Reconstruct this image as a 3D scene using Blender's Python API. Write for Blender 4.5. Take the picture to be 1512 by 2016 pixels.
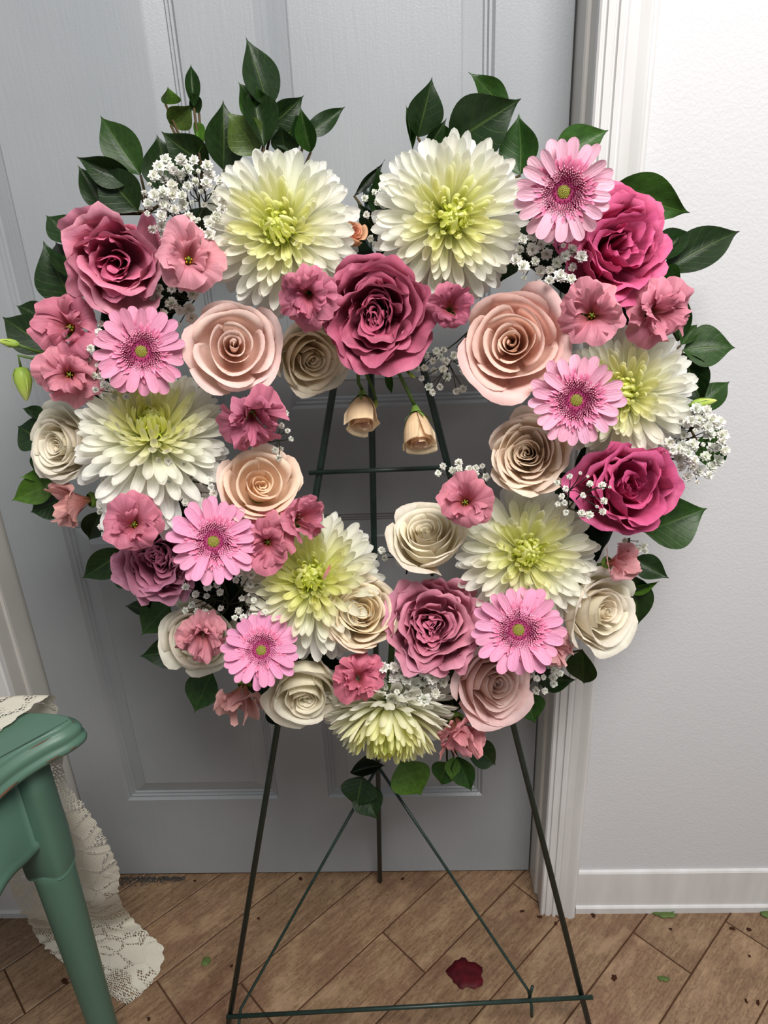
import bpy, math, random
import numpy as np
from mathutils import Vector, Matrix

for o in list(bpy.data.objects): bpy.data.objects.remove(o)
S = bpy.context.scene
COL = S.collection
random.seed(7)
PI = math.pi

# ------------------------------------------------------------------ camera
IW, IH, F = 1512.0, 2016.0, 1398.8
CH = 1.15
CR = Vector((0.99886612, 0.02313738, -0.04160697))
CU = Vector((0.02901504, 0.39702161, 0.91735052))
CF = Vector((-0.03774395, 0.91751758, -0.3959001))
cam = bpy.data.cameras.new('camera')
cam.sensor_fit = 'VERTICAL'; cam.sensor_height = 36.0; cam.sensor_width = 27.0
cam.lens = 36.0 * F / IH
cam.clip_start = 0.01
camo = bpy.data.objects.new('camera', cam); COL.objects.link(camo)
camo.matrix_world = Matrix(((CR.x, CU.x, -CF.x, 0), (CR.y, CU.y, -CF.y, 0), (CR.z, CU.z, -CF.z, CH), (0, 0, 0, 1)))
S.camera = camo

# ------------------------------------------------------------------ light
S.view_settings.view_transform = 'Standard'
S.view_settings.look = 'None'
S.view_settings.gamma = 1.0
S.view_settings.use_curve_mapping = False
S.view_settings.exposure = 0.18
w = bpy.data.worlds.new('room_air'); S.world = w; w.use_nodes = True
w.node_tree.nodes['Background'].inputs[0].default_value = (0.94, 0.97, 1.0, 1)
w.node_tree.nodes['Background'].inputs[1].default_value = 0.29

def area(name, loc, target, sx, sy, power, col):
    l = bpy.data.lights.new(name, 'AREA'); l.shape = 'RECTANGLE'; l.size = sx; l.size_y = sy
    l.energy = power; l.color = col
    o = bpy.data.objects.new(name, l); COL.objects.link(o); o.location = loc
    o.rotation_euler = (Vector(target) - Vector(loc)).to_track_quat('-Z', 'Y').to_euler()
    return o
area('ceiling_lamp', (0.36, -0.35, 2.30), (0.0, 0.70, 0.75), 1.0, 0.6, 46, (1.0, 0.97, 0.925))
#area('ceiling_lamp', (0.55, 0.35, 2.55), (0.35, 0.65, 0.0), 0.6, 0.5, 7, (0.90, 0.95, 1.0))

# ------------------------------------------------------------------ helpers
def s2l(r, g, b):
    f = lambda c: (c/255/12.92) if c/255 <= .04045 else ((c/255+.055)/1.055)**2.4
    return (f(r), f(g), f(b), 1.0)

def ray(px, py):
    return CR*((px-IW/2)/F) - CU*((py-IH/2)/F) + CF
CAM = Vector((0, 0, CH))
def UY(px, py, y):
    d = ray(px, py); return CAM + d*(y/d.y)
def UZ(px, py, z):
    d = ray(px, py); return CAM + d*((z-CH)/d.z)
def UP(px, py, off=0.0, base=.575, k=.118):      # point on the tilted face of the heart, off = further back
    d = ray(px, py); t = (base+off+k*CH)/(d.y-k*d.z); return CAM + d*t
def mpp(p):                                       # metres per pixel at a point
    return (p-CAM).dot(CF)/F

def new_mesh(name, verts, faces, mat=None, uvs=None, smooth=True):
    m = bpy.data.meshes.new(name)
    m.from_pydata([tuple(v) for v in verts], [], faces)
    if uvs is not None:
        ul = m.uv_layers.new(name='UVMap')
        li = np.empty(len(m.loops), dtype=np.int32); m.loops.foreach_get('vertex_index', li)
        ul.data.foreach_set('uv', np.asarray(uvs, dtype=np.float32)[li].ravel())
    if smooth: m.polygons.foreach_set('use_smooth', [True]*len(m.polygons))
    if mat: m.materials.append(mat)
    m.update()
    return m

def obj(name, mesh, parent=None, mtx=None, color=None):
    o = bpy.data.objects.new(name, mesh); COL.objects.link(o)
    if parent is not None: o.parent = parent
    if mtx is not None: o.matrix_basis = mtx
    if color is not None: o.color = color
    return o

def thing(name, label, cat, mtx=None, group=None):
    o = bpy.data.objects.new(name, None); COL.objects.link(o); o.empty_display_size = .01
    if mtx is not None: o.matrix_basis = mtx
    o['label'] = label; o['category'] = cat
    if group: o['group'] = group
    return o
def tag(o, label, cat, group=None):
    o['label'] = label; o['category'] = cat
    if group: o['group'] = group
    return o
def structure(o):
    o['kind'] = 'structure'; return o

class MB:
    def __init__(s): s.v = []; s.f = []; s.uv = []
    def add(s, v, f, uv=None):
        n = len(s.v); s.v += [tuple(p) for p in v]; s.f += [tuple(i+n for i in q) for q in f]
        s.uv += uv if uv is not None else [(0, 0)]*len(v)
    def box(s, x0, x1, y0, y1, z0, z1):
        s.add([(x0,y0,z0),(x1,y0,z0),(x1,y1,z0),(x0,y1,z0),(x0,y0,z1),(x1,y0,z1),(x1,y1,z1),(x0,y1,z1)],
              [(3,2,1,0),(4,5,6,7),(0,1,5,4),(1,2,6,5),(2,3,7,6),(3,0,4,7)])
    def tube(s, pts, rad, n=8, cap=True):
        pts = [Vector(p) for p in pts]; m = len(pts)
        if not hasattr(rad, '__len__'): rad = [rad]*m
        ref = None; V = []; Q = []; T = []
        for i, p in enumerate(pts):
            d = (pts[min(i+1, m-1)]-pts[max(i-1, 0)]).normalized()
            if ref is None:
                ref = d.orthogonal().normalized()
            a = (ref - d*ref.dot(d)).normalized(); b = d.cross(a); ref = a
            for j in range(n):
                t = 2*PI*j/n
                V.append(p + (a*math.cos(t)+b*math.sin(t))*rad[i]); T.append((i/(m-1), j/n))
        for i in range(m-1):
            for j in range(n):
                Q.append((i*n+j, i*n+(j+1) % n, (i+1)*n+(j+1) % n, (i+1)*n+j))
        if cap:
            Q.append(tuple(reversed(range(n)))); Q.append(tuple((m-1)*n+j for j in range(n)))
        s.add(V, Q, T)
    def lathe(s, prof, n=24, axis_o=(0, 0, 0)):
        V = []; Q = []; T = []
        for i, (r, z) in enumerate(prof):
            for j in range(n):
                t = 2*PI*j/n
                V.append((axis_o[0]+r*math.cos(t), axis_o[1]+r*math.sin(t), axis_o[2]+z)); T.append((i/(len(prof)-1), j/n))
        for i in range(len(prof)-1):
            for j in range(n):
                Q.append((i*n+j, i*n+(j+1) % n, (i+1)*n+(j+1) % n, (i+1)*n+j))
        s.add(V, Q, T)
    def grid(s, fn, nu, nv, M=None, dense=1.0):
        V = []; T = []; Q = []
        for i in range(nu+1):
            for j in range(nv+1):
                u = 1-(1-i/nu)**dense; v = -1+2*j/nv
                p = Vector(fn(u, v))
                if M is not None: p = M @ p
                V.append(p); T.append((u, (v+1)/2))
        for i in range(nu):
            for j in range(nv):
                a = i*(nv+1)+j; Q.append((a, a+nv+1, a+nv+2, a+1))
        s.add(V, Q, T)
    def mesh(s, name, mat, smooth=True):
        return new_mesh(name, s.v, s.f, mat, s.uv, smooth)

# ------------------------------------------------------------------ materials
class NT:
    def __init__(s, name):
        s.m = bpy.data.materials.new(name); s.m.use_nodes = True
        s.t = s.m.node_tree; s.t.nodes.clear()
        s.out = s.n('ShaderNodeOutputMaterial')
    def n(s, kind, **kw):
        x = s.t.nodes.new(kind)
        for k, v in kw.items(): setattr(x, k, v)
        return x
    def l(s, a, b): s.t.links.new(a, b)
    def math(s, op, a, b=None, clamp=False):
        x = s.n('ShaderNodeMath', operation=op); x.use_clamp = clamp
        for i, q in enumerate((a, b)):
            if q is None: continue
            if isinstance(q, (int, float)): x.inputs[i].default_value = q
            else: s.l(q, x.inputs[i])
        return x.outputs[0]
    def ramp(s, fac, stops, interp='LINEAR'):
        x = s.n('ShaderNodeValToRGB'); x.color_ramp.interpolation = interp
        e = x.color_ramp.elements
        while len(e) < len(stops): e.new(.5)
        for i, (p, c) in enumerate(stops):
            e[i].position = p; e[i].color = c if hasattr(c, '__len__') else (c, c, c, 1)
        s.l(fac, x.inputs[0]); return x.outputs[0]
    def mix(s, fac, a, b, blend='MIX'):
        x = s.n('ShaderNodeMix', data_type='RGBA', blend_type=blend)
        for sock, q in ((x.inputs[0], fac), (x.inputs[6], a), (x.inputs[7], b)):
            if isinstance(q, (int, float)): sock.default_value = q
            elif isinstance(q, tuple): sock.default_value = q
            else: s.l(q, sock)
        return x.outputs[2]
    def noise(s, vec, scale, detail=2, rough=.5):
        x = s.n('ShaderNodeTexNoise'); x.inputs['Scale'].default_value = scale
        x.inputs['Detail'].default_value = detail; x.inputs['Roughness'].default_value = rough
        if vec is not None: s.l(vec, x.inputs['Vector'])
        return x.outputs[0]
    def mapping(s, vec, scale=(1, 1, 1), rot=(0, 0, 0), loc=(0, 0, 0)):
        x = s.n('ShaderNodeMapping'); x.inputs['Scale'].default_value = scale
        x.inputs['Rotation'].default_value = rot; x.inputs['Location'].default_value = loc
        s.l(vec, x.inputs['Vector']); return x.outputs[0]
    def bump(s, h, strength, dist):
        x = s.n('ShaderNodeBump'); x.inputs['Strength'].default_value = strength; x.inputs['Distance'].default_value = dist
        s.l(h, x.inputs['Height']); return x.outputs[0]
    def principled(s, color, rough=.5, bump=None, spec=.5, **kw):
        p = s.n('ShaderNodeBsdfPrincipled')
        if isinstance(color, tuple): p.inputs['Base Color'].default_value = color
        else: s.l(color, p.inputs['Base Color'])
        if isinstance(rough, (int, float)): p.inputs['Roughness'].default_value = rough
        else: s.l(rough, p.inputs['Roughness'])
        p.inputs['Specular IOR Level'].default_value = spec
        for k, v in kw.items(): p.inputs[k].default_value = v
        if bump is not None: s.l(bump, p.inputs['Normal'])
        return p.outputs[0]
    def done(s, shader):
        s.l(shader, s.out.inputs[0]); return s.m
    def obco(s): return s.n('ShaderNodeTexCoord').outputs['Object']
    def uv(s): return s.n('ShaderNodeTexCoord').outputs['UV']
    def oinfo(s): return s.n('ShaderNodeObjectInfo')

def plain(name, col, rough=.5, spec=.5, nscale=0, namp=.15, **kw):
    t = NT(name); c = col
    if nscale:
        nz = t.noise(t.obco(), nscale, 3)
        c = t.mix(t.ramp(nz, [(.3, 0.0), (.7, 1.0)]), tuple(x*(1-namp) for x in col[:3])+(1,), tuple(min(1, x*(1+namp)) for x in col[:3])+(1,))
    return t.done(t.principled(c, rough, None, spec, **kw))

def petal_mat(name, stops, trans=.28, veins=.10, vfreq=26, rough=.55, spec=.25, bumpy=.25, blotch=.12):
    """colour = object colour x a ramp along the petal (u: 0 base, 1 tip)"""
    t = NT(name)
    oi = t.oinfo(); uv = t.uv()
    sp = t.n('ShaderNodeSeparateXYZ'); t.l(uv, sp.inputs[0])
    r = t.ramp(sp.outputs[0], stops)
    c = t.mix(1.0, oi.outputs['Color'], r, 'MULTIPLY')
    mp = t.mapping(uv, (2.2, vfreq, 1))
    off = t.n('ShaderNodeVectorMath', operation='ADD'); t.l(mp, off.inputs[0]); 
    cmb = t.n('ShaderNodeCombineXYZ'); t.l(t.math('MULTIPLY', oi.outputs['Random'], 37.0), cmb.inputs[2]); t.l(cmb.outputs[0], off.inputs[1])
    vn = t.noise(off.outputs[0], 1.0, 3)
    vf = t.ramp(vn, [(.3, 1-veins), (.7, 1+veins*.0)])
    c = t.mix(1.0, c, vf, 'MULTIPLY')
    bl = t.noise(t.obco(), 3.0, 2)
    c = t.mix(1.0, c, t.ramp(bl, [(.3, 1-blotch), (.65, 1.0)]), 'MULTIPLY')
    bp = t.bump(vn, bumpy, .002)
    p = t.principled(c, rough, bp, spec)
    tr = t.n('ShaderNodeBsdfTranslucent'); t.l(c, tr.inputs[0]); t.l(bp, tr.inputs[1])
    mx = t.n('ShaderNodeMixShader'); mx.inputs[0].default_value = trans
    t.l(p, mx.inputs[1]); t.l(tr.outputs[0], mx.inputs[2])
    return t.done(mx.outputs[0])

M = {}
# painted woodgrain door
t = NT('door_paint'); co = t.obco()
g = t.noise(t.mapping(co, (230, 230, 16)), 1.0, 4, .6)
g2 = t.noise(co, 420, 2)
bp = t.bump(t.math('ADD', g, t.math('MULTIPLY', g2, .35)), .38, .0012)
dn = t.noise(t.mapping(co, (1, 1, .6)), 5, 4)
M['door'] = t.done(t.principled(t.mix(t.ramp(dn, [(.35, 0.), (.7, 1.)]), s2l(146, 150, 154), s2l(156, 159, 163)), .34, bp, .5))
# textured wall paper
t = NT('wall_paint'); co = t.obco()
a = t.noise(co, 260, 3, .6); b = t.noise(co, 60, 3, .55)
wv = t.noise(t.mapping(co, (500, 500, 900)), 1, 1)
h = t.math('ADD', t.math('ADD', t.ramp(a, [(.42, 0.), (.62, 1.)]), t.math('MULTIPLY', t.ramp(b, [(.5, 0.), (.6, 1.)]), .5)), t.math('MULTIPLY', wv, .3))
M['wall'] = t.done(t.principled(s2l(203, 203, 206), .55, t.bump(h, .18, .0008), .35))
t = NT('trim_paint'); co = t.obco()
nz = t.noise(t.mapping(co, (40, 40, 6)), 1, 3)
M['trim'] = t.done(t.principled(t.mix(t.ramp(nz, [(.3, 0.), (.75, 1.)]), s2l(202, 200, 199), s2l(216, 215, 216)), .3, t.bump(nz, .1, .001), .5))
M['jamb'] = plain('jamb_paint', s2l(192, 189, 184), .35, .5, 9, .05)
# wood-look tile
t = NT('wood_tile'); oi = t.oinfo(); co = t.obco()
cmb = t.n('ShaderNodeCombineXYZ'); t.l(t.math('MULTIPLY', oi.outputs['Random'], 91.0), cmb.inputs[0]); t.l(t.math('MULTIPLY', oi.outputs['Random'], 53.0), cmb.inputs[1])
ad = t.n('ShaderNodeVectorMath', operation='ADD'); t.l(co, ad.inputs[0]); t.l(cmb.outputs[0], ad.inputs[1])
v = ad.outputs[0]
g1 = t.noise(t.mapping(v, (9, 130, 1)), 1, 5, .65)
g2 = t.noise(t.mapping(v, (60, 330, 1)), 1, 3, .6)
g3 = t.noise(t.mapping(v, (10, 16, 1)), 1, 4, .6)
c = t.ramp(g1, [(.28, s2l(112, 86, 64)), (.5, s2l(140, 112, 86)), (.72, s2l(160, 134, 106))])
c = t.mix(t.ramp(g2, [(.42, 0.), (.72, .65)]), c, s2l(92, 70, 54))
c = t.mix(t.ramp(g3, [(.46, 0.), (.70, .5)]), c, s2l(106, 82, 62))
geo = t.n('ShaderNodeNewGeometry')
wn = t.noise(geo.outputs['Position'], 5.0, 3)
c = t.mix(t.ramp(wn, [(.52, 0.), (.66, .5)]), c, s2l(98, 60, 48))
sp_ = t.noise(t.mapping(v, (180, 260, 1)), 1, 2, .7)
c = t.mix(t.ramp(sp_, [(.52, 0.), (.66, .55)]), c, s2l(84, 62, 48))
bl_ = t.noise(t.mapping(v, (14, 26, 1)), 1, 4, .7)
c = t.mix(t.ramp(bl_, [(.50, 0.), (.66, .5)]), c, s2l(170, 142, 112))
vr = t.math('ADD', t.math('MULTIPLY', oi.outputs['Random'], .14), .90)
c = t.mix(1.0, c, vr, 'MULTIPLY')
M['tile'] = t.done(t.principled(c, .42, t.bump(g1, .12, .001), .4))
M['grout'] = plain('grout_dirt', s2l(74, 50, 36), .9, .1, 30, .25)
M['dust'] = plain('dust_lint', s2l(62, 68, 72), 1.0, .0, 60, .3)
# distressed mint paint
t = NT('mint_paint'); co = t.obco()
geo = t.n('ShaderNodeNewGeometry')
n1 = t.noise(t.mapping(co, (14, 14, 60)), 1.5, 3); n2 = t.noise(co, 5, 2)
base = t.mix(t.ramp(n2, [(.3, 0.), (.7, 1.)]), s2l(71, 101, 87), s2l(79, 110, 95))
edge = t.math('MULTIPLY', t.ramp(geo.outputs['Pointiness'], [(.525, 0.), (.56, 1.)]), t.ramp(n1, [(.50, 0.), (.60, 1.)]))
M['mint'] = t.done(t.principled(base, .38, None, .45))
M['worn'] = plain('worn_wood', s2l(92, 62, 48), .6, .3, 40, .3)
# green wire
M['wire'] = plain('green_wire', s2l(26, 44, 38), .4, .5, 60, .3)
M['foam'] = plain('dark_foam', s2l(20, 30, 20), .95, .05, 60, .4)
# lace
t = NT('lace'); uv = t.uv()
mp = t.mapping(uv, (1, 1, 1))
nd = t.n('ShaderNodeTexNoise'); nd.inputs['Scale'].default_value = 26; nd.inputs['Detail'].default_value = 1; t.l(mp, nd.inputs['Vector'])
wadd = t.n('ShaderNodeVectorMath', operation='MULTIPLY_ADD'); t.l(nd.outputs[1], wadd.inputs[0]); wadd.inputs[1].default_value = (.016, .016, 0); t.l(mp, wadd.inputs[2])
vo = t.n('ShaderNodeTexVoronoi', feature='DISTANCE_TO_EDGE'); vo.inputs['Scale'].default_value = 26; t.l(wadd.outputs[0], vo.inputs['Vector'])
petal_edge = t.ramp(vo.outputs['Distance'], [(.05, 1.), (.085, 0.)])
h1 = t.n('ShaderNodeTexVoronoi', feature='F1'); h1.inputs['Scale'].default_value = 235; h1.inputs['Randomness'].default_value = .35; t.l(mp, h1.inputs['Vector'])
hole = t.ramp(h1.outputs['Distance'], [(.36, 1.), (.43, 0.)])
zone = t.ramp(t.noise(mp, 11.0, 1), [(.545, 0.), (.575, 1.)])
dots = t.math('MULTIPLY', hole, t.math('MAXIMUM', t.math('MULTIPLY', petal_edge, t.ramp(t.noise(mp, 34, 0), [(.40, 0.), (.46, 1.)])), zone))
thr = t.n('ShaderNodeTexWave', wave_type='BANDS', bands_direction='X'); thr.inputs['Scale'].default_value = 190; t.l(mp, thr.inputs['Vector'])
col = t.mix(t.ramp(thr.outputs['Fac'], [(.2, 0.), (.8, 1.)]), s2l(206, 200, 184), s2l(236, 232, 218))
bpn = t.bump(t.math('ADD', t.math('MULTIPLY', petal_edge, -1.0), t.math('MULTIPLY', thr.outputs['Fac'], .5)), .5, .0012)
pr = t.principled(col, .9, bpn, .1)
tl = t.n('ShaderNodeBsdfTranslucent'); t.l(col, tl.inputs[0])
m1 = t.n('ShaderNodeMixShader'); m1.inputs[0].default_value = .2; t.l(pr, m1.inputs[1]); t.l(tl.outputs[0], m1.inputs[2])
tp = t.n('ShaderNodeBsdfTransparent')
m2 = t.n('ShaderNodeMixShader'); t.l(dots, m2.inputs[0]); t.l(m1.outputs[0], m2.inputs[1]); t.l(tp.outputs[0], m2.inputs[2])
M['lace'] = t.done(m2.outputs[0])
# leaf
t = NT('salal_leaf'); oi = t.oinfo(); uv = t.uv()
sp = t.n('ShaderNodeSeparateXYZ'); t.l(uv, sp.inputs[0])
av = t.math('ABSOLUTE', t.math('SUBTRACT', sp.outputs[1], .5))
ph = t.math('SUBTRACT', sp.outputs[0], t.math('MULTIPLY', av, .55))
sn = t.math('SINE', t.math('MULTIPLY', ph, 46.0))
vein = t.ramp(sn, [(.88, 0.), (1.0, 1.)])
mid = t.ramp(av, [(.012, 1.), (.03, 0.)])
vv = t.math('MAXIMUM', t.math('MULTIPLY', vein, .22), mid)
nz = t.noise(t.obco(), 9, 3)
c = t.mix(1.0, oi.outputs['Color'], t.ramp(nz, [(.3, .72), (.7, 1.2)]), 'MULTIPLY')
c = t.mix(t.math('MULTIPLY', vv, .20), c, s2l(110, 138, 62))
geo = t.n('ShaderNodeNewGeometry')
c = t.mix(t.math('MULTIPLY', geo.outputs['Backfacing'], .35), c, s2l(92, 120, 62))
bp = t.bump(t.math('ADD', t.math('MULTIPLY', vv, -1.0), t.math('MULTIPLY', nz, .6)), .25, .002)
p = t.principled(c, .42, bp, .30)
tr = t.n('ShaderNodeBsdfTranslucent'); t.l(c, tr.inputs[0])
mx = t.n('ShaderNodeMixShader'); mx.inputs[0].default_value = .14; t.l(p, mx.inputs[1]); t.l(tr.outputs[0], mx.inputs[2])
M['leaf'] = t.done(mx.outputs[0])
M['stem'] = plain('green_stem', s2l(74, 98, 42), .5, .3, 30, .2)
M['twig'] = plain('fine_twig', s2l(48, 50, 34), .7, .2)
M['sepal'] = plain('green_sepal', s2l(110, 142, 58), .5, .3, 30, .2)
M['woody'] = plain('brown_stem', s2l(70, 58, 34), .6, .2, 30, .2)
W1 = (1, 1, 1, 1)
M['mum'] = petal_mat('chrysanthemum_petal', [(0., (.95, .99, .78, 1)), (.5, (1., 1., .94, 1)), (.8, W1)], trans=.50, veins=.10, vfreq=9, bumpy=.35, blotch=.05)
M['rose'] = petal_mat('rose_petal', [(0., (1., .91, .78, 1)), (.5, (1., .97, .93, 1)), (.86, W1), (1., (1., .95, .95, 1))], trans=.36, veins=.07, vfreq=14, bumpy=.18)
M['garden'] = petal_mat('garden_rose_petal', [(0., (.66, .46, .50, 1)), (.5, (.86, .76, .78, 1)), (.85, W1), (1., (1.1, 1.25, 1.22, 1))], trans=.26, veins=.16, vfreq=16, bumpy=.3)
M['lisi'] = petal_mat('lisianthus_petal', [(0., (.80, .95, .42, 1)), (.18, (.82, .55, .50, 1)), (.55, (.95, .90, .92, 1)), (.95, W1), (1., (1.08, 1.15, 1.12, 1))], trans=.30, veins=.16, vfreq=20, bumpy=.35)
M['gerb'] = petal_mat('gerbera_petal', [(0., (.95, .72, .82, 1)), (.4, W1), (1., (1.0, 1.05, 1.02, 1))], trans=.24, veins=.14, vfreq=7, bumpy=.45, blotch=.05)
M['gyp'] = petal_mat('gypsophila_petal', [(0., (.75, .82, .62, 1)), (.5, W1), (1., W1)], trans=.25, veins=.05, bumpy=.1, blotch=.1)
def ramp_uv(name, stops, rough=.6):
    t = NT(name); sp = t.n('ShaderNodeSeparateXYZ'); t.l(t.uv(), sp.inputs[0])
    return t.done(t.principled(t.ramp(sp.outputs[0], stops), rough, None, .25))
M['gerb_in'] = ramp_uv('gerbera_inner', [(0., s2l(176, 84, 122)), (.6, s2l(212, 116, 152)), (1., s2l(230, 158, 184))])
M['gerb_disc'] = ramp_uv('gerbera_disc', [(0., s2l(120, 24, 62)), (.55, s2l(176, 48, 98)), (.8, s2l(226, 150, 178)), (1., s2l(246, 216, 222))])
M['gerb_eye'] = ramp_uv('gerbera_eye', [(0., s2l(104, 100, 34)), (.6, s2l(158, 156, 66)), (1., s2l(184, 178, 90))])
M['yellow'] = plain('yellow_stamen', s2l(222, 182, 40), .6, .2)
M['dark_red'] = plain('dark_red_petal', s2l(70, 8, 18), .6, .2, 60, .4)

# ------------------------------------------------------------------ the setting
DY, WY = .954, .878
mb = MB(); mb.box(-1.9, 1.7, -1.2, 1.05, -.06, -.0022)
floor = structure(obj('floor', mb.mesh('floor', M['grout'], False)))
# planks laid at 45 degrees
PW, PL, GAP = .1015, .610, .0022
def plank_mesh():
    a, b, c = PL/2-GAP/2, PW/2-GAP/2, .0012
    z0, z1 = -.009, 0.0
    v = [(-a,-b,z0),(a,-b,z0),(a,b,z0),(-a,b,z0),(-a,-b,z1-c),(a,-b,z1-c),(a,b,z1-c),(-a,b,z1-c),
         (-a+c,-b+c,z1),(a-c,-b+c,z1),(a-c,b-c,z1),(-a+c,b-c,z1)]
    f = [(0,1,5,4),(1,2,6,5),(2,3,7,6),(3,0,4,7),(4,5,9,8),(5,6,10,9),(6,7,11,10),(7,4,8,11),(8,9,10,11)]
    return new_mesh('plank', v, f, M['tile'], None, False)
pm = plank_mesh()
known = {0: .970, 1: .842, 3: .777, 4: .543, 6: .224, 2: .30, 5: .93, 7: .62, 8: .05, 9: .41}
for r in range(-11, 19):
    j0 = known.get(r, (r*.237) % PL)
    c = .1355 + .1013*(r+.5)
    for k in range(-4, 6):
        a = j0 + PL*(k+.5)
        x = (a-c)*math.sqrt(.5); y = (a+c)*math.sqrt(.5)
        if -1.45 < x < 1.5 and -.75 < y < 1.18:
            obj('plank', pm, floor, Matrix.Translation((x, y, 0)) @ Matrix.Rotation(PI/4, 4, 'Z'))

def wallbox(name, x0, x1, z0, z1):
    mb = MB(); mb.box(x0, x1, WY, WY+.12, z0, z1)
    return structure(obj(name, mb.mesh(name, M['wall'], False)))
DX0, DX1 = -.611, .201
wallbox('wall_right', DX1+.012, 1.6, 0, 2.5)
wallbox('wall_left', -1.8, DX0-.012, 0, 2.5)
wallbox('wall_top', DX0-.012, DX1+.012, 2.06, 2.5)

# door with moulded panels
mb = MB()
xs = [DX0+.003, -.522, -.250, -.161, .111, DX1-.002]
zs = [.006, .189, .737, .897, 1.53, 1.63, 1.90, 2.03]
for i in range(5):
    for k in range(7):
        if i in (1, 3) and k in (1, 3, 5): continue
        mb.box(xs[i], xs[i+1], DY, DY+.035, zs[k], zs[k+1])
door = structure(obj('door_1', mb.mesh('door', M['door'], False)))
def panel(x0, x1, z0, z1):
    prof = [(0, 0), (.0035, .0045), (.0065, .0040), (.0085, .0075), (.0115, .0070), (.0135, .0098), (.036, .0030), (.0385, .0012), (.0395, .0012)]
    V = []; Q = []
    for d, h in prof:
        V += [(x0+d, DY+h, z0+d), (x1-d, DY+h, z0+d), (x1-d, DY+h, z1-d), (x0+d, DY+h, z1-d)]
    for i in range(len(prof)-1):
        for j in range(4):
            a = i*4+j; b = i*4+(j+1) % 4
            Q.append((a, b, b+4, a+4))
    n = (len(prof)-1)*4; Q.append((n, n+1, n+2, n+3))
    return new_mesh('panel', V, Q, M['door'], None, False)
for x0, x1 in ((-.522, -.250), (-.161, .111)):
    for z0, z1 in ((.189, .737), (.897, 1.53), (1.63, 1.90)):
        obj('panel', panel(x0, x1, z0, z1), door)

def extrude(name, prof, z0, z1, mat, parent=None):
    n = len(prof)
    V = [(x, y, z0) for x, y in prof]+[(x, y, z1) for x, y in prof]
    Q = [(i, (i+1) % n, (i+1) % n+n, i+n) for i in range(n)] + [tuple(range(n))[::-1], tuple(range(n, 2*n))]
    return obj(name, new_mesh(name, V, Q, mat, None, False), parent)
def casing_prof(x0, sgn):
    P = [(0, 0), (0, .009), (.002, .0115), (.0045, .0115), (.0055, .0088), (.0075, .0088), (.0085, .0125), (.016, .0130),
         (.0172, .0100), (.0192, .0100), (.0202, .0140), (.0250, .0145), (.0262, .0115), (.0280, .0115), (.030, .0130), (.040, .0150),
         (.049, .0192), (.0515, .0200), (.0530, .0178), (.0560, .0178), (.058, .0165), (.0595, .012), (.0600, 0)]
    pts = [(x0+sgn*a, WY-b) for a, b in P]
    return pts if sgn > 0 else pts[::-1]
structure(extrude('trim_1', casing_prof(.206, 1), 0, 2.10, M['trim']))
structure(extrude('trim_2', casing_prof(-.617, -1), 0, 2.10, M['trim']))
# jambs
structure(extrude('trim_3', [(.2135, WY+.0005), (.2062, WY+.0005), (.2062, .905), (.2030, .906), (.2015, .909), (.2015, DY+.04), (.2135, DY+.04)], 0.004, 2.06, M['jamb']))
structure(extrude('trim_4', [(-.6235, WY+.0005), (-.6235, DY+.04), (-.6115, DY+.04), (-.6115, .912), (-.6125, .908), (-.6160, .907), (-.6160, WY+.0005)], 0.004, 2.06, M['jamb']))
def base_prof(y): return None
def baseboard(name, x0, x1):
    prof = [(WY, 0), (WY-.010, 0), (WY-.0105, .013), (WY-.0085, .0155), (WY-.006, .016), (WY-.006, .0915), (WY-.0045, .0945), (WY, .0955)]
    n = len(prof)
    V = [(x0, y, z) for y, z in prof]+[(x1, y, z) for y, z in prof]
    Q = [(i, i+n, (i+1) % n+n, (i+1) % n) for i in range(n)]+[tuple(range(n)), tuple(range(2*n-1, n-1, -1))]
    return structure(obj(name, new_mesh(name, V, Q, M['trim'], None, False)))
baseboard('baseboard_right', .267, 1.6)
baseboard('baseboard_left', -1.8, -.678)

# ------------------------------------------------------------------ easel
EB, EK = .66, .14
def UE(px, py, off=0.0): return UP(px, py, off, EB, EK)
easel = thing('wire_easel', 'dark green three-legged wire easel holding the flower heart', 'easel', Matrix.Translation((-.03, .72, 0)))
eo = Vector((-.03, .72, 0))
def rod(name, pts, r, n=10):
    mb = MB(); mb.tube([Vector(p)-eo for p in pts], r, n); return obj(name, mb.mesh(name, M['wire']), easel)
def leg_line(a, b, ztop):
    A, B = UE(*a), UE(*b); d = (B-A)
    return A + d*((.0-A.z)/d.z), A + d*((ztop-A.z)/d.z)
l0, l1 = leg_line((452, 2003), (535, 1500), 1.06)
r0, r1 = leg_line((1146, 1964), (1029, 1500), 1.06)
apex = Vector((-.0355, .822, 1.166)); ap2 = Vector((-.0355, .818, 1.12))
rod('leg', [l0, l1, ap2+Vector((-.006, -.004, 0))], .0041)
rod('leg', [r0, r1, ap2+Vector((.006, -.004, 0))], .0041)
bf = UZ(748, 1735, 0.002)
rod('leg', [bf, apex], .0041)
mbx = MB(); mbx.tube([apex-eo-Vector((0, 0, .012)), apex-eo+Vector((0, 0, .004))], .0052, 10); obj('end_cap', mbx.mesh('end_cap', M['wire']), easel)
rod('crossbar', [UE(608, 931, -.006), UE(892, 920, -.006)], .0027)
cl, cr = UE(446, 2002, -.006), UE(1167, 1963, -.006)
rod('crossbar', [cl, cr], .0032)
vt = UE(744, 1508, .03)
vl, vr = UE(474, 1986, .004), UE(1040, 1950, .004)
bl_, br_ = cl.lerp(cr, .036), cl.lerp(cr, .832)
rod('brace_wire', [vt, vt.lerp(vl, .5), vl, bl_+Vector((0, -.006, -.006)), bl_+Vector((-.003, -.008, -.016))], .0022, 8)
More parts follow.
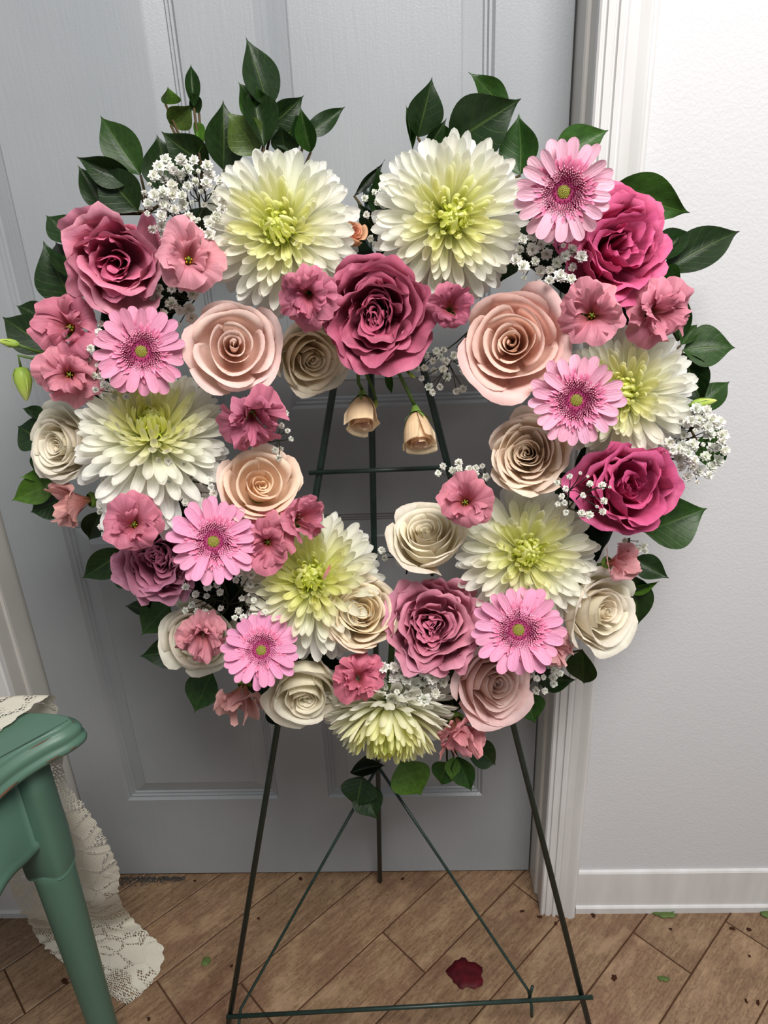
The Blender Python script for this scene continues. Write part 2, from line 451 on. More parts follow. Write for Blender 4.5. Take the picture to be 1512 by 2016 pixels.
rod('brace_wire', [vt, vt.lerp(vr, .5), vr, br_+Vector((.002, -.006, -.004)), br_+Vector((.002, -.010, -.020))], .0022, 8)
rod('hook', [br_+Vector((.000, .004, -.002)), br_+Vector((.004, .006, .022))], .0024, 8)

# ------------------------------------------------------------------ side table
tz = .630
table = thing('side_table', 'mint green side table with worn carved edges and round leg', 'table', Matrix.Translation((-.56, .44, 0)))
to = Vector((-.56, .44, 0))
def smooth_closed(pts, n):
    out = []
    m = len(pts)
    for i in range(m):
        p0, p1, p2, p3 = [Vector(pts[(i+k-1) % m]).to_3d() for k in range(4)]
        for j in range(n):
            t = j/n
            out.append(.5*((2*p1)+(p2-p0)*t+(2*p0-5*p1+4*p2-p3)*t*t+(3*p1-p0-3*p2+p3)*t**3))
    return out
quad = [(-.3795, .6390), (-.3870, .6195), (-.4040, .6010), (-.4200, .5790), (-.4310, .5560), (-.4370, .5300), (-.4400, .500), (-.4408, .470), (-.4410, .440)]
right = quad + [(x, .88-y) for x, y in quad[:-1][::-1]]
backr = [(-.430, .664), (-.398, .660)]
cx = -.56
edge_ = [(-.560, .664), (-.525, .664), (-.490, .664), (-.460, .664), (-.435, .6635), (-.4110, .6605), (-.3905, .6535)]
pts = edge_ + right + [(x, .88-y) for x, y in edge_[::-1]]
half = pts
full = half + [(2*cx-x, y) for x, y in half[1:-1][::-1]]
outline = smooth_closed(full, 5)
cen = Vector((cx, .44, 0))
prof = [(.020, .598), (.006, .598), (.001, .6005), (.0, .604), (.001, .608), (.004, .6095), (.0045, .612), (.003, .6165), (.005, .621), (.0095, .6235), (.0110, .6250), (.0115, .6275), (.0125, .6290), (.0138, .6298), (.0146, .6300)]
orient = sum(outline[i-1].x*outline[i].y-outline[i].x*outline[i-1].y for i in range(len(outline)))
def inset(poly, d):
    n = len(poly); out = []
    for i in range(n):
        a = poly[i-1]; b = poly[(i+1) % n]; tdir = (b-a).normalized(); nrm = Vector((tdir.y, -tdir.x, 0))
        if orient > 0: nrm = -nrm
        out.append(poly[i]+nrm*d)
    return out
V = []; Q = []; n = len(outline)
for d, z in prof:
    for p in inset(outline, d): V.append((p.x-to.x, p.y-to.y, z))
for i in range(len(prof)-1):
    for j in range(n):
        Q.append((i*n+j, i*n+(j+1) % n, (i+1)*n+(j+1) % n, (i+1)*n+j))
k = (len(prof)-1)*n; nb = len(Q); V.append((0, 0, .630)); V.append((0, 0, .598))
for j in range(n):
    Q.append((k+j, k+(j+1) % n, len(V)-2)); Q.append(((j+1) % n, j, len(V)-1))
ttm = new_mesh('table_top', V, Q, M['mint'], None, True)
for j in range(nb, len(Q)): ttm.polygons[j].use_smooth = False
tt = obj('table_top', ttm, table)
# worn streaks on the moulded edge, thin raised scrapes following the outline
def scrape(i0, i1, d, z, wdt):
    base = inset(outline, d); pp = [Vector((base[i % n].x-to.x, base[i % n].y-to.y, z)) for i in range(i0, i1+1)]
    m_ = len(pp); mb = MB(); mb.tube(pp, [wdt*(.35+.65*math.sin(PI*q/(m_-1))) for q in range(m_)], 6)
    o = obj('scrape', mb.mesh('scrape', M['worn']), tt); return o
def near(px, py, z):
    q = UZ(px, py, z); return min(range(n), key=lambda i: (outline[i]-Vector((q.x, q.y, 0))).length)
for a, b, d, z, wd in [((105, 1455), (62, 1482), .0105, .6240, .0009), ((118, 1487), (90, 1500), .0002, .6045, .0010), ((40, 1545), (-15, 1580), .0002, .6045, .0014), ((12, 1525), (-20, 1545), .0105, .6240, .0013), ((152, 1465), (140, 1475), .0002, .6045, .0009), ((170, 1430), (150, 1408), .0108, .6245, .0006)]:
    i0, i1 = sorted((near(*a, z), near(*b, z)))
    if i1-i0 < 2: i1 = i0+2
    if i1-i0 < n/2: scrape(i0, i1, d, z, wd)
def table_leg(x, y, sx, sy):
    L = obj('leg', None, table) if False else None
    mb = MB()
    prof = [(.0185, 0.0), (.0185, .004), (.0165, .01), (.0172, .06), (.0190, .15), (.0215, .28), (.0235, .38), (.0242, .415), (.0235, .424), (.0215, .428)]
    mb.lathe(prof, 28, (x-to.x, y-to.y, 0))
    mb.add([(x-to.x+.0185*math.cos(2*PI*j/28), y-to.y+.0185*math.sin(2*PI*j/28), 0) for j in range(28)], [tuple(range(28))[::-1]])
    lg = obj('leg', mb.mesh('leg', M['mint']), table)
    # upper block with a bowed outer face
    ring = []
    for j in range(9):
        a = -PI/2 + PI*j/8
        ring.append((math.cos(a)**.8*.012+.014 if abs(math.cos(a)) > 1e-6 else .014, math.sin(a)*.022))
    ring += [(-.022, .022), (-.022, -.022)]
    zz = [(.420, .93), (.428, .985), (.445, 1.0), (.47, 1.03), (.50, 1.0), (.55, .985), (.598, .985)]
    V = []; Q = []; m_ = len(ring)
    for z, s in zz:
        for rx, ry in ring: V.append((x-to.x+sx*rx*s, y-to.y+sy*ry*s, z))
    for i in range(len(zz)-1):
        for j in range(m_): Q.append((i*m_+j, i*m_+(j+1) % m_, (i+1)*m_+(j+1) % m_, (i+1)*m_+j))
    Q.append(tuple(range(m_))); Q.append(tuple(range((len(zz)-1)*m_, len(zz)*m_)))
    obj('leg_block', new_mesh('leg_block', V, Q, M['mint'], None, True), table)
for sx in (1, -1):
    for sy in (1, -1):
        table_leg(cx+sx*.1075, .44+sy*.180, sx, sy)
def apron(p0, p1, nrm):
    p0, p1 = Vector(p0), Vector(p1); d = p1-p0; L = d.length; d.normalize(); nv = Vector(nrm)
    V = []; Q = []; K = 28
    for i in range(K+1):
        t = i/K; e = abs(2*t-1)
        zb = .474 + .030*(1-e**2) - .010*math.cos(6*PI*t)*(1-e)
        p = p0+d*L*t
        for off, z in ((0, .598), (0, zb+.014), (.003, zb+.011), (.0042, zb+.006), (.003, zb+.001), (0, zb), (-.016, zb), (-.016, .598)):
            q = p+nv*off; V.append((q.x-to.x, q.y-to.y, z))
    for i in range(K):
        for j in range(8): Q.append((i*8+j, i*8+(j+1) % 8, (i+1)*8+(j+1) % 8, (i+1)*8+j))
    Q.append(tuple(range(8))); Q.append(tuple(range(K*8, K*8+8)))
    obj('apron', new_mesh('apron', V, Q, M['mint'], None, True), table)
apron((cx+.112, .598, 0), (cx+.112, .282, 0), (1, 0, 0))
apron((cx-.112, .598, 0), (cx-.112, .282, 0), (-1, 0, 0))
apron((cx-.086, .635, 0), (cx+.086, .635, 0), (0, 1, 0))
apron((cx-.086, .245, 0), (cx+.086, .245, 0), (0, -1, 0))

# lace runner: over the table top, down behind it and onto the floor
rows = []
def lrow(L, R): rows.append((Vector(L), Vector(R)))
lrow((-.70, .470, .6325), (-.545, .500, .6325))
lrow((-.70, .530, .6325), (-.500, .545, .6325))
lrow((-.70, .600, .6330), (-.466, .612, .6330))
lrow((-.69, .655, .6360), (-.444, .655, .6360))
lrow((-.685, .676, .634), (-.434, .678, .632))
lrow((-.68, .688, .60), (-.442, .690, .595))
R_ = [(125, 1530, .696), (160, 1580, .700), (196, 1636, .712), (216, 1680, .722), (230, 1720, .735), (229, 1770, .752)]
L_ = [(-60, 1600, .700), (-40, 1650, .708), (-12, 1700, .720), (8, 1740, .728), (28, 1790, .745), (50, 1815, .762)]
for (a, b) in zip(L_, R_): lrow(UY(*a), UY(*b))
R2 = [(252, 1808, .030), (285, 1838, .014), (316, 1866, .008), (312, 1905, .006), (285, 1945, .005), (248, 1978, .004)]
L2 = [(64, 1836, .050), (76, 1852, .030), (90, 1866, .018), (104, 1878, .012), (118, 1892, .008), (150, 1925, .005)]
for (a, b) in zip(L2, R2): lrow(UZ(*a), UZ(*b))
def cr_sp(arr, t):
    m = len(arr)-1; x = min(max(t, 0), .99999)*m; i = int(x); f = x-i
    p0, p1, p2, p3 = arr[max(i-1, 0)], arr[i], arr[min(i+1, m)], arr[min(i+2, m)]
    return .5*((2*p1)+(p2-p0)*f+(2*p0-5*p1+4*p2-p3)*f*f+(3*p1-p0-3*p2+p3)*f**3)
NU, NV = 150, 44
V = []; T = []; Q = []; acc = 0; prev = None
LL = [r[0] for r in rows]; RR = [r[1] for r in rows]
for i in range(NU+1):
    tt_ = i/NU; a = cr_sp(LL, tt_); b = cr_sp(RR, tt_)
    if prev is not None: acc += (b-prev).length
    prev = b; wd = (b-a).length
    hang = max(0, min(1, (tt_-.30)/.1))*max(0, min(1, (.75-tt_)/.12))
    for j in range(NV+1):
        s_ = j/NV
        p = a.lerp(b, s_)
        sc = .0045*abs(math.sin(acc*PI/.021))*(s_**14)+.0016*abs(math.sin(acc*PI/.005))*(s_**20)
        p += (b-a).normalized()*sc
        if i > NU-4 or s_ < .001: p += Vector((.002*math.sin(j*1.7+i), .002*math.sin(j*2.3+i*.8), 0))
        p.y += hang*.008*math.sin(s_*11+tt_*3)
        p.z += (1-hang)*(.0016*math.sin(s_*17+tt_*21)+.0014)*(1 if tt_ > .7 else .6)
        p.z = max(p.z, .0022)
        if tt_ < .22: p.z = max(p.z, .6318)
        V.append(p); T.append((s_*wd, acc))
for i in range(NU):
    for j in range(NV):
        a = i*(NV+1)+j; Q.append((a, a+1, a+NV+2, a+NV+1))
tag(obj('lace_runner', new_mesh('lace_runner', V, Q, M['lace'], T)), 'cream floral lace runner draped over the mint table and trailing onto the floor', 'lace runner')

#FLOWERS
# ------------------------------------------------------------------ flower building blocks
GA = PI*(3-math.sqrt(5))
def frame(origin, n, spin, scale):
    z = n.normalized(); x = CU.cross(z).normalized(); y = z.cross(x)
    R3 = Matrix((x, y, z)).transposed() @ Matrix.Rotation(spin, 3, 'Z')
    return Matrix.Translation(origin) @ R3.to_4x4() @ Matrix.Diagonal((scale, scale, scale, 1))
def head(px, py, rpx, tx, ty, off, hface, spin, grow=1.0):
    P = UP(px, py, off); R = rpx*mpp(P)*grow
    nrm = (-(P-CAM).normalized() + CR*tx + CU*ty).normalized()
    return frame(P-nrm*hface*R, nrm, spin, R), nrm, R
def jit(col, a=.05):
    k = 1+random.uniform(-a, a)
    return tuple(min(1, max(0, c*k*(1+random.uniform(-a, a)*.4))) for c in col[:3])+(1,)
def lerpc(a, b, t): return tuple(a[i]+(b[i]-a[i])*t for i in range(4))
def ramp_col(stops, t):
    for (p0, c0), (p1, c1) in zip(stops, stops[1:]):
        if t <= p1: return lerpc(c0, c1, max(0, (t-p0)/(p1-p0)))
    return stops[-1][1]
def strap(bend, power, wmax, chan, w0=.55, peak=.72, tipn=2.2, groove=0., nu=7, nv=4, twist=0., seg=24):
    """strap petal along +X, inner face +Z; bend > 0 curls towards +Z"""
    xs_ = [0.]; zs_ = [0.]
    for i in range(seg):
        u = (i+.5)/seg; a = bend*u**power
        xs_.append(xs_[-1]+math.cos(a)/seg); zs_.append(zs_[-1]+math.sin(a)/seg)
    def fn(u, v):
        q = u*seg; i = min(int(q), seg-1); f = q-i
        x = xs_[i]+(xs_[i+1]-xs_[i])*f; z = zs_[i]+(zs_[i+1]-zs_[i])*f
        a = bend*u**power
        if u < peak: w = w0+(1-w0)*math.sin(PI/2*u/peak)
        else: w = (max(0, 1-((u-peak)/(1-peak))**tipn))**.5
        w *= wmax
        zz = chan*w*(v*v) - groove*wmax*math.cos(3*PI*v)*math.sin(PI*u)
        return (x - math.sin(a)*zz, v*w + twist*u*u, z + math.cos(a)*zz)
    return fn
def one(name, fn, mat, nu=7, nv=4, dense=1.0):
    mb = MB(); mb.grid(fn, nu, nv, None, dense); return mb.mesh(name, mat)
def place(a, phi, r0, L, roll=0., wide=1.0, tilt=0.):
    """local matrix of a petal that leaves the axis at polar angle phi"""
    d = Vector((math.sin(phi)*math.cos(a), math.sin(phi)*math.sin(a), math.cos(phi)))
    p2 = phi+tilt
    x = Vector((math.sin(p2)*math.cos(a), math.sin(p2)*math.sin(a), math.cos(p2)))
    z = Vector((-math.cos(p2)*math.cos(a), -math.cos(p2)*math.sin(a), math.sin(p2)))
    y = z.cross(x)
    R3 = Matrix((x, y, z)).transposed() @ Matrix.Rotation(roll, 3, 'X')
    return Matrix.Translation(d*r0) @ R3.to_4x4() @ Matrix.Diagonal((L, L*wide, L, 1))

calyx_mb = MB(); calyx_mb.lathe([(.0, -.34), (.05, -.33), (.09, -.24), (.20, -.12), (.26, -.02), (.20, .06)], 12)
CALYX = calyx_mb.mesh('calyx', M['sepal'])
stem_mb = MB(); stem_mb.tube([(0, 0, -.30), (.01, .0, -.6), (0, .015, -.95)], [.055, .05, .05], 7)
STEM = stem_mb.mesh('stem', M['stem'])
def back(root):
    obj('calyx', CALYX, root); obj('stem', STEM, root)

# ---- chrysanthemum
MUM = [one('petal', strap(1.75, 1.3, .062, .60, .7, .74), M['mum'], 8, 3, 1.6),
       one('petal', strap(1.05, 1.6, .072, .55, .6, .76), M['mum'], 8, 3, 1.7),
       one('petal', strap(.55, 2.2, .082, .55, .55, .80, 2.0), M['mum'], 8, 4, 1.8),
       one('petal', strap(.22, 3.0, .088, .50, .5, .82, 2.0), M['mum'], 8, 4, 1.8),
       one('petal', strap(-.35, 1.6, .084, .50, .5, .84, 2.0), M['mum'], 8, 4, 1.8)]
MUMCOL = [(0., s2l(212, 228, 84)), (.12, s2l(236, 245, 118)), (.28, s2l(247, 250, 152)), (.46, s2l(253, 252, 200)), (.64, s2l(254, 253, 238)), (1., s2l(255, 254, 251))]
def chrysanthemum(label, px, py, rpx, tx, ty, off, spin, droop=None, N=294, lime=1.0, flat=.62, group='large white chrysanthemums in the heart'):
    mtx, nrm, R = head(px, py, rpx, tx, ty, off, .30, spin)
    root = thing('chrysanthemum', label, 'flower', mtx, group); back(root)
    Minv = mtx.inverted()
    down = (Minv.to_3x3() @ (-CU)); down.z = 0; dl = down.length; down = down/dl if dl > 1e-6 else Vector((1, 0, 0))
    pmax = math.radians(107)
    for i in range(N):
        t = (i+.5)/N; a = i*GA+random.uniform(-.12, .12)*min(1, t*4)
        phi = math.acos(1-(1-math.cos(pmax))*t**1.28) + random.uniform(-.05, .05); phi = max(.01, phi)
        L = flat+(1-flat)*math.sin(min(phi, PI/2))**1.6
        L *= (1+random.uniform(-.05, .05))*(min(1., .84+1.3*t))
        side = math.cos(a)*down.x+math.sin(a)*down.y
        tilt = 0
        if droop and t > .62 and side > .25:
            k = (side-.25)/.75*(t-.62)/.38
            L *= 1+droop*k; tilt = .30*k*random.uniform(.4, 1.5)
        elif t > .88: tilt = random.uniform(-.15, .25)
        if t < .10: m = MUM[0]; wd = .44
        elif t < .28: m = MUM[0 if i % 3 == 0 else 1]; wd = .66
        elif t < .55: m = MUM[1 if i % 3 == 0 else 2]; wd = .85
        elif t < .84: m = MUM[2 if i % 2 else 3]; wd = .98
        else: m = MUM[3 if i % 3 else 4]; wd = 1.05
        tc = min(1, (phi/(PI/2))**1.0*.92/lime)
        obj('petal', m, root, place(a, phi, .10, L-.10, random.uniform(-.12-.25*t, .12+.25*t), wd, tilt), jit(ramp_col(MUMCOL, tc), .035))
    return root

# ---- gerbera
GP = [one('petal', strap(-.30, 1.4, .165, .15, .50, .74, 2.4, .045), M['gerb'], 9, 6, 1.7),
      one('petal', strap(-.05, 1.6, .158, .22, .50, .76, 2.2, .045), M['gerb'], 9, 6, 1.7),
      one('petal', strap(.20, 1.8, .150, .28, .48, .76, 2.0, .045), M['gerb'], 9, 6, 1.7)]
mb = MB()
for i in range(76):
    a = i*GA; t = i/75; r = .36+.14*t
    f = strap(-.5, 1.2, .17, .3, .6, .7)
    mb.grid(f, 3, 2, place(a, math.radians(62+14*t), 0, .20, random.uniform(-.3, .3)) if False else
            Matrix.Translation((r*math.cos(a), r*math.sin(a), .135-.03*t)) @ place(a, math.radians(56+16*t+random.uniform(-8, 8)), 0, .21+.05*random.random(), random.uniform(-.4, .4)))
GER_IN = mb.mesh('inner_florets', M['gerb_in'])
mb = MB()
for i in range(250):
    t = i/249; a = i*GA; r = .13+.27*math.sqrt(t)
    ln = .085+.05*t
    M0 = Matrix.Translation((r*math.cos(a), r*math.sin(a), .085+.03*math.sin(PI*t))) @ place(a, math.radians(8+38*t+random.uniform(-9, 9)), 0, ln)
    mb.tube([M0 @ Vector((0, 0, 0)), M0 @ Vector((.55, 0, 0)), M0 @ Vector((1, 0, .08))], [.011, .015, .007], 4)
    mb.uv[-12:] = [(a_*(.50+.50*min(1, t*1.6)), b_) for a_, b_ in mb.uv[-12:]]
GER_DISC = mb.mesh('disc_florets', M['gerb_disc'])
mb = MB()
for i in range(46):
    t = i/45; a = i*GA; r = .125*math.sqrt(t)
    mb.tube([(r*math.cos(a), r*math.sin(a), .06), (r*math.cos(a), r*math.sin(a), .115-.02*t), (r*.95*math.cos(a), r*.95*math.sin(a), .135-.03*t)], [.014, .014, .004], 5)
mb.lathe([(.150, .05), (.135, .095), (.08, .112), (0, .118)], 14); mb.uv[-56:] = [(0., 0.)]*56
GER_EYE = mb.mesh('centre', M['gerb_eye'])
mb = MB(); mb.lathe([(0, -.20), (.14, -.19), (.26, -.10), (.36, .02), (.42, .075), (.30, .10), (0, .09)], 20)
GER_REC = mb.mesh('receptacle', plain('gerbera_receptacle', s2l(150, 52, 96), .7, .2))
def gerbera(label, px, py, rpx, tx, ty, off, spin, col, n=25):
    mtx, nrm, R = head(px, py, rpx, tx, ty, off, .12, spin)
    root = thing('gerbera', label, 'flower', mtx, 'pink gerbera daisies in the heart')
    obj('receptacle', GER_REC, root); obj('stem', STEM, root)
    o = obj('inner_florets', GER_IN, root); o['kind'] = 'stuff'
    o = obj('disc_florets', GER_DISC, root); o['kind'] = 'stuff'
    o = obj('centre', GER_EYE, root); o['kind'] = 'stuff'
    for i in range(n):
        a = 2*PI*i/n+random.uniform(-.06, .06)
        lay = i % 2
        phi = math.radians((84 if lay else 77)+random.uniform(-5, 5))
        L = (.80 if lay else .76)*random.uniform(.92, 1.05)
        obj('petal', GP[random.choice((0, 0, 1, 1, 2))], root,
            Matrix.Translation((0, 0, .02 if lay else .05)) @ place(a, phi, .24, L, random.uniform(-.22, .22), random.uniform(.92, 1.10)), jit(col, .06))
    return root

# ---- roses: petals wrapped round an axis, each with a rolled lip
def cup(theta, rc, Hw, span, rho, A, ruf, q, qn, qph, side, seed, lean=(0, 0), flat=0., wall=.60):
    rnd = random.Random(seed); p1, p2, p3 = rnd.uniform(0, 6.3), rnd.uniform(0, 6.3), rnd.uniform(0, 6.3)
    f1, f2 = rnd.uniform(2.2, 3.6), rnd.uniform(5.0, 8.0); sk = rnd.uniform(-.5, .5)
    def fn(u, v):
        ang = theta + v*span
        uu = u*(.42+.58*(1-min(1., abs(v))**3.0)**.55)
        rb = rc*.12
        if uu < wall:
            h = uu/wall
            r = rb+(rc-rb)*math.sin(h*PI/2)**.9; z = Hw*(1-math.cos(h*PI/2))**.85
        else:
            s_ = (uu-wall)/(1-wall); a = A*(.78+.45*abs(v)+.3*sk*v)*s_
            r = rc+rho*(1-math.cos(a)); z = Hw+rho*1.35*math.sin(a)
        r += side*v*min(1, u*2)
        r *= 1+q*math.cos(qn*ang+qph)*u + flat*((v*span)**2-.35)*u*u
        rr = ruf*u**3
        hf = 0. if ruf < .03 else .35*math.sin(f2*2.1*v+p3)
        r += rr*(math.sin(f1*v+p1)+.45*math.sin(f2*v+p2)+hf)
        z += rr*.8*(math.sin(f1*v+p3)+.45*math.sin(f2*v+p1)-hf)
        r = max(r, .004)
        return (r*math.cos(ang)+lean[0]*u, r*math.sin(ang)+lean[1]*u, z)
    return fn
def rose_set(seed, inner, mid, outer, ruf=.012, q=0., qn=2, lean=.05, hi=.80, lo=.45, lip=1.0, mat='rose', nu=10, nv=14, spin=2.3999, spread=1.0):
    rnd = random.Random(seed); out = []; la = rnd.uniform(0, 6.3)
    K = inner+mid+outer
    for k in range(K):
        th = k*spin+rnd.uniform(-.3, .3)
        if k < inner:
            f = k/max(1, inner-1); rc = .035+(.27-.035)*f**.95; Hw = hi-.07+.07*f; span = 2.3-.9*f; rho = .012+.030*f; A = 1.1+.3*f; rf = ruf*.5
        elif k < inner+mid:
            f = (k-inner)/max(1, mid-1); rc = .33+.28*f; Hw = hi+.02-.10*f; span = 1.40-.10*f; rho = (.045+.05*f)*lip; A = 1.6+.3*f; rf = ruf
        else:
            f = (k-inner-mid)/max(1, outer-1); rc = .66+.14*f; Hw = hi-.18+(lo-hi+.18)*f; span = 1.22-.05*f; rho = (.12+.06*f)*lip; A = 1.75+.25*f; rf = ruf*1.5
        t = k/(K-1); ln = lean*(1-t)
        fn = cup(th, rc*spread*rnd.uniform(.97, 1.03), Hw+rnd.uniform(-.03, .03), span*rnd.uniform(.92, 1.08), rho*rnd.uniform(.8, 1.2), A*rnd.uniform(.85, 1.15), rf*rnd.uniform(.6, 1.4),
                 q*max(0, 1-t*1.15), qn, k*.09, .03+.02*t, seed*101+k, (ln*math.cos(la), ln*math.sin(la)), .16*min(1, t*2.2)*rnd.uniform(.5, 1.3))
        out.append((t, one('petal', fn, M[mat], nu, nv)))
    return out
ROSE = {
  'blush': [rose_set(1, 8, 5, 6, .012, lean=.12), rose_set(2, 9, 6, 6, .014, lean=.07)],
  'cream': [rose_set(3, 14, 11, 7, .018, .16, 3, hi=.70, lo=.42, lip=.7), rose_set(4, 15, 10, 6, .014, .08, 2, hi=.74, lo=.45, lip=.7)],
  'white': [rose_set(5, 9, 6, 6, .018, hi=.95, lo=.62, lip=.9), rose_set(6, 11, 8, 6, .020, .08, 3, hi=.90, lo=.55, lip=.85)],
  'garden': [rose_set(7, 13, 11, 9, .060, .42, 2, hi=.66, lo=.34, lip=.85, mat='garden', nv=26, lean=.08),
             rose_set(8, 12, 11, 9, .085, .38, 3, hi=.70, lo=.36, lip=.8, mat='garden', nv=26, lean=.12)],
  'bold': [rose_set(9, 6, 7, 8, .070, .36, 2, hi=.86, lo=.50, lip=1.1, mat='garden', nv=18, lean=.18),
           rose_set(10, 7, 7, 8, .070, .32, 3, hi=.90, lo=.46, lip=1.1, mat='garden', nv=18, lean=.20)],
}
def rose(name, label, kind, var, px, py, rpx, tx, ty, off, spin, inner, outer, group, hface=.55):
    mtx, nrm, R = head(px, py, rpx, tx, ty, off, hface, spin)
    root = thing(name, label, 'flower', mtx, group); back(root)
    wob = {'garden': .14, 'bold': .20, 'cream': .06}.get(kind, .03)
    for t, m in ROSE[kind][var]:
        e = Matrix.Rotation(random.uniform(-wob, wob), 4, 'X') @ Matrix.Rotation(random.uniform(-wob, wob), 4, 'Y')
        obj('petal', m, root, e, jit(lerpc(inner, outer, t), .05))
    return root

# ---- lisianthus
def lisi_fn(theta, R, H, span, open_, ruf, seed, fold):
    rnd = random.Random(seed); p = [rnd.uniform(0, 6.3) for _ in range(8)]
    sk = rnd.uniform(-.18, .18)
    def fn(u, v):
        ang = theta+v*span*(.40+.60*u)+sk*u*u
        h = u*(1-.16*abs(v)**2.2+.03*math.sin(9*v+p[5]))
        r = R*(.09+.91*(open_*h**1.7+(1-open_)*.60*math.sin(h*PI/2)))
        z = H*math.sin(min(1, h*1.05)*PI/2)**.8 - H*.50*open_*h**3.5
        e = u**3
        r += ruf*e*(math.sin(5*v+p[0])+.6*math.sin(11*v+p[1])+.35*math.sin(21*v+p[6]))
        z += ruf*e*1.3*(math.sin(6*v+p[2])+.7*math.sin(12*v+p[3])+.4*math.sin(23*v+p[7])) + fold*.24*math.sin(2.6*v+p[4])*u*u
        return (r*math.cos(ang), r*math.sin(ang), z)
    return fn
def lisi_set(seed, open_, n1, n2, ruf):
    rnd = random.Random(seed); out = []
    for k in range(n1):
        out.append((1., one('petal', lisi_fn(2*PI*k/n1+rnd.uniform(-.2, .2), 1.0*rnd.uniform(.88, 1.06), .80*rnd.uniform(.9, 1.1), 1.0, open_*rnd.uniform(.62, 1.08), ruf*rnd.uniform(.7, 1.3), seed*50+k, 1), M['lisi'], 10, 24)))
    for k in range(n2):
        out.append((.4, one('petal', lisi_fn(2*PI*(k+.5)/n2+rnd.uniform(-.4, .4), .76*rnd.uniform(.75, 1.1), .92*rnd.uniform(.9, 1.1), .95, open_*rnd.uniform(.30, .65), ruf*1.25, seed*50+20+k, 1.5), M['lisi'], 10, 24)))
    return out
LIS = {'open': [lisi_set(1, .78, 5, 5, .040), lisi_set(2, .84, 5, 5, .042)],
       'double': [lisi_set(3, .76, 6, 6, .050), lisi_set(4, .68, 6, 7, .056)],
       'closed': [lisi_set(5, .34, 5, 4, .036), lisi_set(6, .20, 5, 3, .028)]}
mb = MB()
for k in range(5):
    a = 2*PI*k/5; mb.tube([(.03*math.cos(a), .03*math.sin(a), .05), (.09*math.cos(a), .09*math.sin(a), .30)], [.012, .012], 5)
    mb.tube([(.09*math.cos(a), .09*math.sin(a), .28), (.10*math.cos(a), .10*math.sin(a), .37)], [.03, .025], 6)
LSTAM = mb.mesh('stamens', M['yellow'])
mb = MB(); mb.lathe([(0, .02), (.07, .04), (.08, .18), (.03, .30), (.025, .40), (.07, .44), (0, .47)], 10)
LPIST = mb.mesh('pistil', M['sepal'])
def lisianthus(label, kind, var, px, py, rpx, tx, ty, off, spin, col, hface=.5):
    mtx, nrm, R = head(px, py, rpx, tx, ty, off, hface, spin)
    root = thing('lisianthus', label, 'flower', mtx, 'dusty pink lisianthus in the heart'); back(root)
    for t, m in LIS[kind][var]:
        e = Matrix.Rotation(random.uniform(-.13, .13), 4, 'X') @ Matrix.Rotation(random.uniform(-.13, .13), 4, 'Y')
        obj('petal', m, root, e, jit(lerpc(col, (.80, .62, .66, 1), .15), .07))
    if kind == 'open':
        sc_ = Matrix.Diagonal((.75, .75, .85, 1))
        o = obj('stamens', LSTAM, root, sc_); o['kind'] = 'stuff'
        obj('pistil', LPIST, root, sc_)
    return root

# ------------------------------------------------------------------ the heart base
ring = [(742, 590), (820, 500), (910, 450), (1040, 450), (1150, 520), (1215, 640), (1225, 790), (1185, 950), (1110, 1100), (1010, 1235), (890, 1340), (770, 1420),
        (650, 1350), (520, 1260), (410, 1130), (310, 980), (255, 820), (255, 670), (320, 540), (430, 470), (560, 470), (670, 520)]
HP = [UP(x, y, .070) for x, y in ring]
hc = sum(HP, Vector())/len(HP)
V = []; Q = []; NS = 12
sm = smooth_closed(HP, 5); m_ = len(sm)
pn = Vector((0, -1, .118)).normalized()
for i, p in enumerate(sm):
    d = (sm[(i+1) % m_]-sm[i-1]).normalized(); side = d.cross(pn).normalized()
    for j in range(NS):
        a = 2*PI*j/NS
        rr = 1+.06*math.sin(i*1.7+j*2.1)
        V.append(p-hc + side*math.cos(a)*.034*rr + pn*math.sin(a)*.022*rr)
for i in range(m_):
    for j in range(NS):
        Q.append((i*NS+j, i*NS+(j+1) % NS, ((i+1) % m_)*NS+(j+1) % NS, ((i+1) % m_)*NS+j))
hb = obj('heart_form', new_mesh('heart_form', V, Q, M['foam']), None, Matrix.Translation(hc))
tag(hb, 'dark green heart-shaped foam ring hidden behind all the flowers', 'foam ring')

# ------------------------------------------------------------------ leaves
def leaf_fn(bend, fold, wave, side, tipcurl, bite=0):
    seg = 24; xs_ = [0.]; zs_ = [0.]
    for i in range(seg):
        u = (i+.5)/seg; a = bend*(u-.35)+tipcurl*max(0, u-.75)*4
        xs_.append(xs_[-1]+math.cos(a)/seg); zs_.append(zs_[-1]+math.sin(a)/seg)
    def fn(u, v):
        q = u*seg; i = min(int(q), seg-1); f = q-i
        x = xs_[i]+(xs_[i+1]-xs_[i])*f; z = zs_[i]+(zs_[i+1]-zs_[i])*f
        s = max(0., (u-.03)/.97)
        w = .5*max(0., math.sin(PI*min(1., s)**.74))**(.78+.75*s)
        w = max(w, .012*(1-u)+.002)
        if bite and v*bite > 0: w *= 1-.55*math.exp(-((u-.45)/.07)**2)*abs(v)**2-.25*math.exp(-((u-.72)/.05)**2)
        y = v*w + side*math.sin(PI*u)
        zz = fold*abs(v)*w + wave*math.sin(u*9+(1 if v > 0 else 2.2))*v*v
        return (x, y, z+zz)
    return fn
LEAF = [one('leaf', leaf_fn(*a), M['leaf'], 16, 6) for a in
        [(-.5, .25, .02, .02, 0), (.45, .35, .03, -.02, -.3), (-.9, .5, .02, .04, .2), (.2, .15, .04, -.04, -.5), (-.3, .8, .03, .03, -.2), (-.2, .2, .03, .0, -.2, -1)]]
